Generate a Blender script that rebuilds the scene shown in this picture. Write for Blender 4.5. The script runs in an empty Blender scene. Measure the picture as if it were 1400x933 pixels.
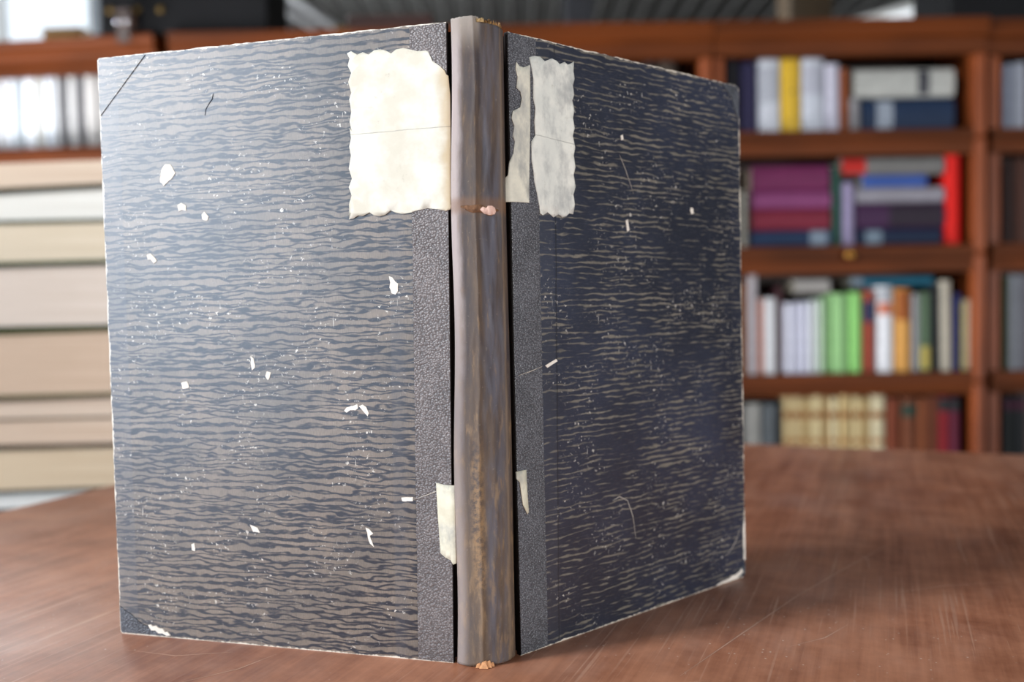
import bpy, bmesh, math, random
from mathutils import Vector, Matrix, noise as mnoise

random.seed(7)
scene = bpy.context.scene
COL = scene.collection

# ------------------------------------------------------------------ camera
cd = bpy.data.cameras.new('camera')
cam = bpy.data.objects.new('camera', cd)
COL.objects.link(cam)
cd.sensor_width = 36.0
cd.lens = 32.4
cd.clip_start = 0.02
c_right, c_up, c_fwd = (0.999849, -0.000652, -0.017387), (0.017399, 0.037486, 0.999146), (0.0, 0.999297, -0.037491)
cam.matrix_world = Matrix([[c_right[i], c_up[i], -c_fwd[i], (0.0152, -0.4718, 0.1858)[i]] for i in range(3)] + [[0, 0, 0, 1]])
cd.dof.use_dof = True
cd.dof.focus_distance = 0.478
cd.dof.aperture_fstop = 4.2
scene.camera = cam

# ------------------------------------------------------------------ world, lights, exposure
world = bpy.data.worlds.new('daylight')
scene.world = world
world.use_nodes = True
bg = world.node_tree.nodes['Background']
bg.inputs['Color'].default_value = (0.80, 0.90, 1.0, 1)
bg.inputs['Strength'].default_value = 0.9

def area_light(name, loc, rot, sx, sy, power, color):
    ld = bpy.data.lights.new(name, 'AREA')
    ld.shape = 'RECTANGLE'
    ld.size, ld.size_y, ld.energy, ld.color = sx, sy, power, color
    o = bpy.data.objects.new(name, ld)
    COL.objects.link(o)
    o.location = loc
    o.rotation_euler = rot
    return o

# daylight and added fill at the windows (each light fills its opening)
area_light('window_daylight', (-2.44, -0.88, 1.40), (0, -math.pi / 2, 0), 1.6, 0.55, 62, (0.98, 0.99, 1.0))
area_light('near_window_daylight', (-2.44, -1.85, 0.80), (0, -math.pi / 2, 0), 2.1, 1.1, 40, (0.62, 0.79, 1.0))
area_light('side_fill_light', (-2.44, 1.45, -0.30), (0, -math.pi / 2, 0), 0.54, 0.95, 105, (0.97, 0.98, 1.0))  # added fill below tabletop height, brightens the leftmost bookcase without reaching the table
area_light('rear_window_daylight', (-2.44, 4.3, 1.3), (0, -math.pi / 2, 0), 1.9, 2.1, 95, (0.92, 0.96, 1.0))
area_light('front_fill_light', (3.0, -3.14, 0.25), (math.pi / 2, 0, 0), 1.8, 0.7, 110, (0.94, 0.97, 1.0))  # added fill from behind the camera, brightens the right cover

vs = scene.view_settings
scene.display_settings.display_device = 'sRGB'
vs.view_transform = 'Standard'
vs.look = 'None'
vs.gamma = 1.0
vs.use_curve_mapping = False
vs.exposure = 0.9

# ------------------------------------------------------------------ helpers
def lin(c):
    def f(v):
        v = v / 255.0
        return v / 12.92 if v <= 0.04045 else ((v + 0.055) / 1.055) ** 2.4
    return tuple(f(v) for v in c[:3]) + (1.0,)

def mobj(name, verts, faces, mats, parent=None, fmats=None, smooth=False, uvs=None):
    me = bpy.data.meshes.new(name)
    me.from_pydata([tuple(v) for v in verts], [], faces)
    for m in (mats if isinstance(mats, (list, tuple)) else [mats]):
        me.materials.append(m)
    if fmats:
        me.polygons.foreach_set('material_index', fmats)
    if smooth:
        me.polygons.foreach_set('use_smooth', [True] * len(me.polygons))
    if uvs:
        l = me.uv_layers.new(name='UVMap')
        for lp in me.loops:
            l.data[lp.index].uv = uvs[lp.vertex_index]
    me.update()
    o = bpy.data.objects.new(name, me)
    COL.objects.link(o)
    if parent:
        o.parent = parent
    return o

def tag(o, label, cat=None, group=None, kind=None):
    if label: o['label'] = label
    if cat: o['category'] = cat
    if group: o['group'] = group
    if kind: o['kind'] = kind
    return o

def empty(name, loc=(0, 0, 0), rz=0.0):
    o = bpy.data.objects.new(name, None)
    o.empty_display_size = 0.05
    COL.objects.link(o)
    o.location = loc
    o.rotation_euler = (0, 0, rz)
    return o

BOXF = [(0, 3, 2, 1), (4, 5, 6, 7), (0, 1, 5, 4), (1, 2, 6, 5), (2, 3, 7, 6), (3, 0, 4, 7)]
class MB:
    """collects boxes and prisms into one mesh"""
    def __init__(s):
        s.v, s.f = [], []
    def box(s, x0, x1, y0, y1, z0, z1):
        n = len(s.v)
        s.v += [(x0, y0, z0), (x1, y0, z0), (x1, y1, z0), (x0, y1, z0), (x0, y0, z1), (x1, y0, z1), (x1, y1, z1), (x0, y1, z1)]
        s.f += [tuple(i + n for i in q) for q in BOXF]
        return s
    def hexa(s, pts):
        n = len(s.v)
        s.v += [tuple(p) for p in pts]
        s.f += [tuple(i + n for i in q) for q in BOXF]
        return s
    def cbox(s, x0, x1, y0, y1, z0, z1, b=0.003):
        """box with chamfered edges"""
        bm = bmesh.new()
        bmesh.ops.create_cube(bm, size=1)
        for v in bm.verts:
            v.co = ((x0 + x1) / 2 + v.co.x * (x1 - x0), (y0 + y1) / 2 + v.co.y * (y1 - y0), (z0 + z1) / 2 + v.co.z * (z1 - z0))
        bmesh.ops.bevel(bm, geom=bm.edges[:], offset=b, segments=2, affect='EDGES', profile=0.5)
        s.add_bm(bm)
        return s
    def add_bm(s, bm):
        n = len(s.v)
        bm.verts.index_update()
        s.v += [tuple(v.co) for v in bm.verts]
        s.f += [tuple(v.index + n for v in f.verts) for f in bm.faces]
        bm.free()
    def prism(s, prof, fn, t0, t1):
        """profile points (2D) extruded between t0 and t1; fn maps (a, b, t) to a point"""
        n, k = len(s.v), len(prof)
        s.v += [tuple(fn(a, b, t0)) for a, b in prof] + [tuple(fn(a, b, t1)) for a, b in prof]
        s.f += [(n + i, n + (i + 1) % k, n + k + (i + 1) % k, n + k + i) for i in range(k)]
        s.f += [tuple(n + i for i in range(k))[::-1], tuple(n + k + i for i in range(k))]
        return s
    def lathe(s, prof, center, axis='y', seg=16):
        n = len(s.v)
        for r, h in prof:
            for i in range(seg):
                a = 2 * math.pi * i / seg
                p = (r * math.cos(a), h, r * math.sin(a)) if axis == 'y' else (r * math.cos(a), r * math.sin(a), h)
                s.v.append(tuple(center[j] + p[j] for j in range(3)))
        for j in range(len(prof) - 1):
            for i in range(seg):
                k = (i + 1) % seg
                s.f.append((n + j * seg + i, n + j * seg + k, n + (j + 1) * seg + k, n + (j + 1) * seg + i))
        s.f.append(tuple(n + i for i in range(seg)))
        s.f.append(tuple(n + (len(prof) - 1) * seg + i for i in range(seg)))
        return s
    def build(s, name, mat, parent=None, smooth=False):
        bm = bmesh.new()
        vs_ = [bm.verts.new(v) for v in s.v]
        for f in s.f:
            try: bm.faces.new([vs_[i] for i in f])
            except ValueError: pass
        bmesh.ops.recalc_face_normals(bm, faces=bm.faces[:])
        me = bpy.data.meshes.new(name)
        bm.to_mesh(me); bm.free()
        me.materials.append(mat)
        if smooth: me.polygons.foreach_set('use_smooth', [True] * len(me.polygons))
        o = bpy.data.objects.new(name, me)
        COL.objects.link(o)
        if parent: o.parent = parent
        return o

# ------------------------------------------------------------------ material helpers
class G:
    def __init__(s, name, rough=0.5, spec=0.5):
        s.m = bpy.data.materials.new(name)
        s.m.use_nodes = True
        s.t = s.m.node_tree
        s.b = s.t.nodes['Principled BSDF']
        s.b.inputs['Roughness'].default_value = rough
        s.b.inputs['Specular IOR Level'].default_value = spec
    def n(s, typ, **kw):
        nd = s.t.nodes.new(typ)
        for k, v in kw.items(): setattr(nd, k, v)
        return nd
    def link(s, a, b):
        if hasattr(a, 'is_output') or hasattr(a, 'links'): s.t.links.new(a, b)
        else: b.default_value = a
    def math(s, op, a, b=0.0, c=0.0, clamp=False):
        nd = s.n('ShaderNodeMath', operation=op, use_clamp=clamp)
        for i, v in enumerate((a, b, c)): s.link(v, nd.inputs[i])
        return nd.outputs[0]
    def sstep(s, v, a, b):
        """0 below a, 1 above b (a may exceed b)"""
        nd = s.n('ShaderNodeMapRange', interpolation_type='SMOOTHSTEP')
        s.link(v, nd.inputs['Value'])
        if a <= b:
            nd.inputs['From Min'].default_value, nd.inputs['From Max'].default_value = a, b
        else:
            nd.inputs['From Min'].default_value, nd.inputs['From Max'].default_value = b, a
            nd.inputs['To Min'].default_value, nd.inputs['To Max'].default_value = 1, 0
        return nd.outputs[0]
    def mix(s, f, a, b):
        nd = s.n('ShaderNodeMix', data_type='RGBA')
        s.link(f, nd.inputs[0])
        s.link(a, nd.inputs[6]); s.link(b, nd.inputs[7])
        return nd.outputs[2]
    def uv(s):
        nd = s.n('ShaderNodeUVMap'); sp = s.n('ShaderNodeSeparateXYZ')
        s.t.links.new(nd.outputs[0], sp.inputs[0])
        return nd.outputs[0], sp.outputs[0], sp.outputs[1]
    def obj(s):
        nd = s.n('ShaderNodeTexCoord'); sp = s.n('ShaderNodeSeparateXYZ')
        s.t.links.new(nd.outputs['Object'], sp.inputs[0])
        return nd.outputs['Object'], sp.outputs[0], sp.outputs[1], sp.outputs[2]
    def vec(s, x, y, z=0.0):
        nd = s.n('ShaderNodeCombineXYZ')
        for i, v in enumerate((x, y, z)): s.link(v, nd.inputs[i])
        return nd.outputs[0]
    def mapped(s, v, scale, rot=(0, 0, 0), loc=(0, 0, 0)):
        nd = s.n('ShaderNodeMapping')
        s.link(v, nd.inputs[0])
        nd.inputs['Scale'].default_value = scale
        nd.inputs['Rotation'].default_value = rot
        nd.inputs['Location'].default_value = loc
        return nd.outputs[0]
    def noise(s, v, scale=1.0, detail=2.0, rough=0.5, color=False):
        nd = s.n('ShaderNodeTexNoise')
        s.link(v, nd.inputs['Vector'])
        nd.inputs['Scale'].default_value, nd.inputs['Detail'].default_value, nd.inputs['Roughness'].default_value = scale, detail, rough
        return nd.outputs[1 if color else 0]
    def voro(s, v, scale=1.0, feature='F1'):
        nd = s.n('ShaderNodeTexVoronoi', feature=feature)
        s.link(v, nd.inputs['Vector'])
        nd.inputs['Scale'].default_value = scale
        return nd.outputs['Distance']
    def bump(s, h, strength=0.3, dist=0.001):
        nd = s.n('ShaderNodeBump')
        s.link(h, nd.inputs['Height'])
        nd.inputs['Strength'].default_value, nd.inputs['Distance'].default_value = strength, dist
        s.t.links.new(nd.outputs[0], s.b.inputs['Normal'])
    def color(s, c): s.link(c, s.b.inputs['Base Color'])
    def rough(s, c): s.link(c, s.b.inputs['Roughness'])

_plain = {}
def plain(c, rough=0.55, spec=0.4, var=0.12, scale=14.0, metal=0.0):
    """softly mottled single colour (c in sRGB 0-255)"""
    key = (c, rough, spec, var, scale, metal)
    if key not in _plain:
        g = G('painted_%d_%d_%d' % c[:3], rough, spec)
        g.b.inputs['Metallic'].default_value = metal
        co, x, y, z = g.obj()
        n = g.noise(co, scale, 4.0, 0.6)
        L = lin(c)
        lo = tuple(v * (1 - var) for v in L[:3]) + (1,)
        hi = tuple(min(1, v * (1 + var)) for v in L[:3]) + (1,)
        g.color(g.mix(g.sstep(n, 0.3, 0.7), lo, hi))
        _plain[key] = g.m
    return _plain[key]

def wood(name, dark, light, rough=0.45, axis='x', spec=0.5, sc=1.0):
    g = G(name, rough, spec)
    co, x, y, z = g.obj()
    s = {'x': (1.5 * sc, 26 * sc, 26 * sc), 'y': (26 * sc, 1.5 * sc, 26 * sc), 'z': (26 * sc, 26 * sc, 1.5 * sc)}[axis]
    n = g.noise(g.mapped(co, s), 1.0, 5.0, 0.6)
    n2 = g.noise(co, 3.0, 2.0)
    f = g.math('ADD', g.math('MULTIPLY', n, 0.8), g.math('MULTIPLY', n2, 0.3), clamp=True)
    g.color(g.mix(g.sstep(f, 0.3, 0.8), lin(dark), lin(light)))
    g.bump(n, 0.15, 0.001)
    return g.m

# ------------------------------------------------------------------ materials of the setting
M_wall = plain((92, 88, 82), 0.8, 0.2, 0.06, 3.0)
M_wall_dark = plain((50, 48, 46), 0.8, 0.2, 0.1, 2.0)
M_floor = wood('floor_boards', (70, 48, 34), (104, 74, 52), 0.5, 'y')
M_plank = plain((92, 92, 90), 0.75, 0.2, 0.12, 2.0)
M_batten = plain((134, 134, 132), 0.6, 0.3, 0.08, 3.0)
M_pale = plain((222, 224, 226), 0.6, 0.3, 0.05, 3.0)
M_white = plain((226, 226, 222), 0.5, 0.4, 0.03, 5.0)
M_case_h = wood('case_wood_rail', (54, 24, 6), (94, 44, 12), 0.6, 'x', .12)
M_case_v = wood('case_wood_stile', (80, 35, 12), (134, 66, 28), 0.5, 'z', .25)
M_case_in = wood('case_wood_inside', (34, 17, 8), (58, 29, 13), 0.6, 'x')
M_brass = plain((150, 108, 52), 0.28, 0.6, 0.08, 30.0, 1.0)
M_steel = plain((190, 190, 196), 0.25, 0.6, 0.05, 30.0, 1.0)
M_black = plain((13, 13, 15), 0.65, 0.15, 0.2, 8.0)

gl = G('window_glass', 0.02, 0.5)
_tr = gl.n('ShaderNodeBsdfTransparent'); _gs = gl.n('ShaderNodeBsdfGlossy'); _mx = gl.n('ShaderNodeMixShader')
_gs.inputs['Roughness'].default_value = 0.02
_mx.inputs[0].default_value = 0.06
gl.t.links.new(_tr.outputs[0], _mx.inputs[1]); gl.t.links.new(_gs.outputs[0], _mx.inputs[2])
gl.t.links.new(_mx.outputs[0], gl.t.nodes['Material Output'].inputs[0])
M_glass = gl.m

# ------------------------------------------------------------------ room shell
X0, X1, Y0, Y1, ZF, ZC = -2.5, 4.2, -3.2, 7.5, -0.75, 2.446
def struct(o): return tag(o, None, kind='structure')
struct(MB().box(X0 - .1, X1 + .1, Y0 - .1, Y1 + .1, ZF - .08, ZF).build('floor', M_floor))
wl = MB()   # left wall with window openings, the low one added for the side fill
W0 = (-2.4, -1.3, -.3, 1.9); W1 = (-1.17, -.59, 0.55, 2.25); WB = (.95, 1.95, -.6, -.01); W2 = (3.2, 5.35, 0.35, 2.3)
for y0, y1, z0, z1 in ((Y0, W0[0], ZF, ZC), (W0[1], W1[0], ZF, ZC), (W0[0], W0[1], ZF, W0[2]), (W0[0], W0[1], W0[3], ZC), (W1[1], WB[0], ZF, ZC), (WB[1], W2[0], ZF, ZC), (W2[1], Y1, ZF, ZC), (WB[0], WB[1], ZF, WB[2]), (WB[0], WB[1], WB[3], ZC), (W1[0], W1[1], ZF, W1[2]), (W1[0], W1[1], W1[3], ZC), (W2[0], W2[1], ZF, W2[2]), (W2[0], W2[1], W2[3], ZC)):
    wl.box(X0 - .1, X0, y0, y1, z0, z1)
struct(wl.build('wall_left', M_wall))
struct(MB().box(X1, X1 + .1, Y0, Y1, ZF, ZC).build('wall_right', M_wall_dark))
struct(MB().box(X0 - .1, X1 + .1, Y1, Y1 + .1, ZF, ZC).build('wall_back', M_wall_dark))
wf = MB()
W3 = (2.05, 3.95, -.12, .62)  # unseen opening added for the front fill
for x0, x1, z0, z1 in ((X0 - .1, W3[0], ZF, ZC), (W3[1], X1 + .1, ZF, ZC), (W3[0], W3[1], ZF, W3[2]), (W3[0], W3[1], W3[3], ZC)):
    wf.box(x0, x1, Y0 - .1, Y0, z0, z1)
struct(wf.build('wall_front', M_wall))
ceil = struct(MB().box(X0 - .1, X1 + .1, Y0 - .1, Y1 + .1, ZC + .02, ZC + .1).build('ceiling', M_plank))
pm = MB().cbox(0, .168, Y0, Y1, ZC, ZC + .02, .004).build('plank', M_plank, ceil)
bmx = MB().cbox(-.012, .012, Y0, Y1, ZC - .012, ZC, .003).build('batten', M_batten, ceil)
k = 0
x = X0
while x < X1 - .02:
    if k:
        p = pm.copy(); COL.objects.link(p); p.parent = ceil
        b = bmx.copy(); COL.objects.link(b); b.parent = ceil
    else: p, b = pm, bmx
    p.location.x = x; b.location.x = x + .169
    x += .17; k += 1
# three pale rafters under the boards on the left
for (xa, ya, xb, yb) in ((-1.93, 5.95, -1.64, 7.4), (-1.76, 5.95, -1.36, 7.4), (-1.57, 5.95, -1.22, 7.4)):
    w = .035
    MB().hexa([(xa - w, ya, ZC - .05), (xa + w, ya, ZC - .05), (xb + w, yb, ZC - .05), (xb - w, yb, ZC - .05), (xa - w, ya, ZC - .012), (xa + w, ya, ZC - .012), (xb + w, yb, ZC - .012), (xb - w, yb, ZC - .012)]).build('rafter', M_pale, ceil)

def window(name, axis, at, a0, a1, z0, z1, nx, nz):
    """frame, mullions and panes in an opening; axis 'x' = the wall's normal runs along x"""
    fr = MB()
    def bar(p0, p1, q0, q1, t0=.03, t1=.075):
        if axis == 'x': fr.box(at - t1, at - t0, p0, p1, q0, q1)
        else: fr.box(p0, p1, at - t1, at - t0, q0, q1)
    f = .05
    bar(a0, a0 + f, z0, z1); bar(a1 - f, a1, z0, z1); bar(a0, a1, z0, z0 + f); bar(a0, a1, z1 - f, z1)
    for i in range(1, nx):
        c = a0 + (a1 - a0) * i / nx; bar(c - .015, c + .015, z0, z1)
    for i in range(1, nz):
        c = z0 + (z1 - z0) * i / nz; bar(a0, a1, c - .015, c + .015)
    w = struct(fr.build(name, M_white))
    for i in range(nx):
        for j in range(nz):
            p0 = a0 + (a1 - a0) * i / nx; p1 = a0 + (a1 - a0) * (i + 1) / nx
            q0 = z0 + (z1 - z0) * j / nz; q1 = z0 + (z1 - z0) * (j + 1) / nz
            b = MB()
            if axis == 'x': b.box(at - .055, at - .05, p0, p1, q0, q1)
            else: b.box(p0, p1, at - .055, at - .05, q0, q1)
            b.build('pane', M_glass, w)
    return w
window('window_1', 'x', X0, *W1, 1, 2)
window('added_low_window', 'x', X0, *WB, 2, 2)  # unseen low window, made up to hold the side fill
window('window_3', 'x', X0, *W2, 2, 2)
window('added_front_window', 'y', Y0, *W3, 3, 1)  # unseen window behind the camera, made up to hold the front fill
window('window_5', 'x', X0, *W0, 2, 2)

# posts behind the bookcases
t = MB().cbox(1.19, 1.37, 3.4, 3.58, ZF, ZC - .012, .008).build('wooden_post', wood('post_wood', (66, 52, 36), (92, 74, 52), 0.6, 'z'))
tag(t, 'brown timber post rising behind the right bookcase to the ceiling', 'post')
t = MB().cbox(.36, .53, 5.0, 5.17, ZF, ZC - .012, .008).build('grey_post', plain((46, 46, 50), .7, .3, .1, 4.0))
tag(t, 'dark grey post in the far room, behind the spine of the old book', 'post')

# long white ceiling lamp, upper right
lamp = empty('ceiling_lamp', (3.05, 6.85, ZC - .06), math.radians(36))
MB().cbox(-.14, .14, -.75, .75, 0, .048, .006).build('housing', M_white, lamp)
ge = G('lamp_diffuser', .4); ge.color((.8, .83, .85, 1)); ge.b.inputs['Emission Color'].default_value = (.9, .95, 1, 1); ge.b.inputs['Emission Strength'].default_value = .45
MB().cbox(-.12, .12, -.73, .73, -.02, -.0005, .006).build('diffuser', ge.m, lamp)
tag(lamp, 'long white strip lamp on the ceiling above the right bookcase', 'lamp')

# ------------------------------------------------------------------ table
TA = -math.atan2(.378, .926)
table = empty('wooden_table', (-.241, .966, ZF), TA)
tag(table, 'reddish brown scratched wooden table under the open old book', 'table')
g = G('table_top_wood', .4, .5)
co, x, y, z = g.obj()
grain = g.noise(g.mapped(co, (60, 3.2, 1)), 1.0, 6.0, .62)
fine = g.noise(g.mapped(co, (260, 9, 1)), 1.0, 3.0, .6)
blot = g.noise(co, 3.4, 3.0, .55)
cross = g.noise(g.mapped(co, (24, 30, 1), (0, 0, .6)), 1.0, 6.0, .7)
f = g.math('ADD', g.math('MULTIPLY', grain, .28), g.math('ADD', g.math('MULTIPLY', fine, .18), g.math('ADD', g.math('MULTIPLY', blot, .30), g.math('MULTIPLY', cross, .34))))
base = g.mix(g.sstep(f, .38, .74), lin((122, 68, 44)), lin((198, 136, 104)))
scr = None
for rot, sx, sy, th in ((.25, 420, 5.5, .69), (-.5, 420, 7, .70), (1.0, 380, 8, .70), (-1.25, 400, 6, .71), (.7, 600, 12, .70)):
    s_ = g.sstep(g.noise(g.mapped(co, (sx, sy, 1), (0, 0, rot), (rot * 7, 3, 0)), 1.0, 1.0), th, th + .05)
    scr = s_ if scr is None else g.math('MAXIMUM', scr, s_)
wearm = g.sstep(g.noise(co, 5.5, 4.0, .6), .38, .66)
dust = g.sstep(g.voro(co, 160.0), .11, .05)
dustm = g.math('MULTIPLY', dust, g.sstep(g.noise(co, 9.0, 3.0), .5, .64))
haze = g.math('MULTIPLY', g.sstep(g.noise(g.mapped(co, (9, 4, 1)), 1.0, 5.0, .7), .46, .74), .5)  # pinkish gloss veil painted into the wood colour in patches
c1 = g.mix(haze, base, lin((188, 148, 130)))
c2 = g.mix(g.math('MULTIPLY', scr, g.math('MULTIPLY', wearm, .6)), c1, lin((206, 164, 140)))
c3 = g.mix(g.math('MULTIPLY', dustm, .7), c2, lin((226, 214, 200)))
g.color(c3)
g.rough(g.math('ADD', .27, g.math('MULTIPLY', g.noise(co, 14.0, 4.0, .6), .26)))
g.bump(g.math('ADD', g.math('MULTIPLY', fine, .5), g.math('MULTIPLY', scr, -.5)), .12, .0006)
M_table = g.m
M_tleg = wood('table_leg_wood', (84, 46, 28), (120, 70, 46), .45, 'z')
ZT = -ZF
tt = MB().cbox(0, 1.5, -1.95, 0, ZT - .03, ZT, .004).build('tabletop', M_table, table)
for lx, ly in ((.09, -.09), (1.41, -.09), (.09, -1.86), (1.41, -1.86)):
    w0, w1 = .035, .024
    MB().hexa([(lx - w1, ly - w1, 0), (lx + w1, ly - w1, 0), (lx + w1, ly + w1, 0), (lx - w1, ly + w1, 0), (lx - w0, ly - w0, ZT - .03), (lx + w0, ly - w0, ZT - .03), (lx + w0, ly + w0, ZT - .03), (lx - w0, ly + w0, ZT - .03)]).build('leg', M_tleg, table)
for a in ((.125, 1.375, -.1, -.08), (.125, 1.375, -1.87, -1.85)):
    MB().box(*a, ZT - .11, ZT - .03).build('apron', M_tleg, table)
for a in ((.08, .1, -1.825, -.125), (1.4, 1.42, -1.825, -.125)):
    MB().box(*a, ZT - .11, ZT - .03).build('apron', M_tleg, table)
# scratches with a shape of their own, cut into the top
def ribbon(mb, pts, w, z):
    n = len(mb.v)
    for i, p in enumerate(pts):
        a = Vector(pts[max(0, i - 1)]); b = Vector(pts[min(len(pts) - 1, i + 1)])
        d = (b - a).normalized(); q = Vector((-d.y, d.x)) * w * (1 if 0 < i < len(pts) - 1 else .25)
        mb.v += [(p[0] + q.x, p[1] + q.y, z), (p[0] - q.x, p[1] - q.y, z)]
    for i in range(len(pts) - 1):
        mb.f.append((n + 2 * i, n + 2 * i + 1, n + 2 * i + 3, n + 2 * i + 2))
Ti = (Matrix.Translation(table.location) @ Matrix.Rotation(TA, 4, 'Z')).inverted()
sc = MB()
for pts in (((.302, .226), (.245, .163), (.193, .104), (.14, .037), (.096, -.019)),
            ((.205, .05), (.185, .03), (.162, .018)), ((.259, .156), (.268, .185), (.264, .22)),
            ((.371, .267), (.345, .205), (.329, .161)), ((.24, .1), (.29, .118), (.34, .125)),
            ((-.16, -.02), (-.13, .0), (-.115, .02)), ((-.2, .03), (-.17, .02), (-.14, .024)), ((.05, -.05), (.075, -.03), (.11, -.025))):
    ribbon(sc, [tuple((Ti @ Vector((p[0], p[1], 0)))[:2]) for p in pts], .00035, ZT + .0001)
so = sc.build('scratch', plain((206, 168, 146), .5, .4, .2, 60.0), tt)
tag(so, 'pale scratches in the tabletop', kind='stuff')

# ------------------------------------------------------------------ bookcases
YF, YD = 2.33, .29
def bookcase(label, xw, rows, top, loc, rz, stile_l=(.034, 0.0), stile_r=(.037, .022), rail_knob=None):
    """local x 0..xw, y 0 at the front going back; rows: (opening floor z, opening ceiling z) from the top, world heights"""
    t = empty('bookcase', (loc[0], loc[1], ZF), rz)
    tag(t, label, 'bookcase', 'wooden bookcases in a row along the back')
    z = lambda w: w - ZF
    MB().cbox(0, .022, .004, YD, 0, z(top) - .03, .002).build('side_panel', M_case_v, t)
    MB().cbox(xw - .022, xw, .004, YD, 0, z(top) - .03, .002).build('side_panel', M_case_v, t)
    MB().box(.022, xw - .022, YD - .012, YD, .08, z(top) - .03).build('back_panel', M_case_in, t)
    w, pr = stile_l
    MB().cbox(.0, w, -pr, .022, .0, z(top) - .1, .004).build('stile', M_case_v, t)
    w, pr = stile_r
    # the right stile is cut tier by tier and stands proud
    edges = [z(top) - .1] + [z(r[0]) - .03 for r in rows]
    for a, b in zip(edges[:-1], edges[1:]):
        MB().cbox(xw - w, xw, -pr, .022, b + .002, a - .002, .008).build('stile', M_case_v, t)
    MB().cbox(xw - w, xw, -pr, .022, 0, edges[-1], .008).build('stile', M_case_v, t)
    # cornice: a moulded board
    prof = [(-.034, 0), (-.034, -.012), (-.026, -.022), (-.026, -.044), (-.012, -.056), (-.010, -.100), (.020, -.102), (.022, -.028), (YD, -.028), (YD, 0)]
    m = MB(); m.prism(prof, lambda a, b, q: (q, a, z(top) + b), -.002, xw + .002)
    m.build('cornice', M_case_h, t)
    for i, (zf, zc) in enumerate(rows):
        nxt = rows[i + 1][1] if i + 1 < len(rows) else zf - .05
        MB().box(.022, xw - .022, .02, YD - .012, z(zf) - .018, z(zf)).build('shelf', M_case_in if False else M_case_h, t)
        th = zf - nxt
        prof = [(-.012, -.004), (-.004, 0), (.02, 0), (.02, -th), (-.004, -th), (-.008, -th * .55), (-.014, -th * .5)]
        m = MB(); m.prism(prof, lambda a, b, q: (q, a, z(zf) + b), .022, xw - stile_r[0] + .002)
        rail = m.build('rail', M_case_h, t)
        if rail_knob is not None and rail_knob == i:
            k = MB(); k.lathe([(.006, .0), (.006, -.012), (.014, -.016), (.017, -.024), (.013, -.031), (.004, -.034)], (xw * .5 - .01, -.012, z(zf) - th * .35), 'y', 14)
            k.build('knob', M_brass, rail, True)
    MB().cbox(0, xw, -.004, YD, 0, .08, .003).build('plinth', M_case_h, t)
    return t
D_ROWS = [(.7010, .9209), (.3530, .6237), (-.0360, .2687), (-.4400, -.1031)]
TOPZ = 1.0231
bookcase('bookcase right of the old book, filled with coloured books', .812, D_ROWS, TOPZ, (.638, YF), 0, (.030, 0), (.036, .02), 1)
bookcase('rightmost bookcase, cut by the right picture edge', .812, D_ROWS, TOPZ - .004, (1.456, YF + .015), 0, (.055, -.004), (.036, .0))
bookcase('bookcase behind the right cover of the old book, only its end showing', .812, D_ROWS, TOPZ, (-.182, YF), 0, (.030, 0), (.038, .022))
bookcase('bookcase behind the left cover of the old book, only its cornice showing', .80, D_ROWS, TOPZ - .006, (-.992, YF), 0)
A_ROWS = [(.6980, .935), (.35, .645), (-.04, .27), (-.44, -.10)]
bookcase('leftmost bookcase, brightly lit, behind the pile of books', .81, A_ROWS, 1.018, (-1.845, YF + .1), math.radians(-6.5))

BOOKS = {}
BOOKS['t1'] = [
    ('up', 0.6797, 0.7199, 0.7072, 0.9234, (22, 20, 26), 'black book at the left end of the top shelf, beside the old book corner', [], 0.18, 0, 2.36),
    ('up', 0.7243, 0.7756, 0.7063, 0.9138, (40, 36, 66), 'dark navy book on the top shelf, left of the white volumes', [], 0.18, 0, 2.36),
    ('up', 0.7779, 0.8448, 0.7053, 0.9303, (196, 198, 206), 'thick white book left of the yellow book on the top shelf', [(0.7937, 0.8995, (170, 172, 180))], 0.18, 0, 2.36),
    ('up', 0.847, 0.9072, 0.7041, 0.9292, (196, 160, 22), 'yellow book with a column of black marks on its spine', [], 0.18, 0, 2.36),
    ('up', 0.9095, 0.9786, 0.703, 0.928, (186, 189, 198), 'light grey book right of the yellow book', [(0.8135, 0.9016, (166, 168, 178))], 0.18, 0, 2.36),
    ('up', 0.9808, 1.0254, 0.7019, 0.905, (182, 180, 194), 'short pale lilac book beside the brown book', [], 0.18, 0, 2.36),
    ('up', 1.0277, 1.0522, 0.7013, 0.8912, (128, 66, 34), 'thin brown book standing left of the lying books', [], 0.18, 0, 2.36),
    ('up', 1.0567, 1.0879, 0.7008, 0.8024, (128, 126, 128), 'low grey book standing against the lying navy book', [], 0.18, 0, 2.36),
    ('flat', 1.0925, 1.3734, 0.698, 0.7975, (22, 40, 66), 'thick navy book lying under the pale book, white label on its spine', [(1.1372, 1.1863, (140, 148, 160))], 0.16, 0, 2.36),
    ('flat', 1.0706, 1.3734, 0.7988, 0.8881, (168, 168, 162), 'pale grey book lying on top of the navy book on the top shelf', [(1.2621, 1.2977, (60, 60, 66))], 0.16, 0, 2.36),
]
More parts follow.
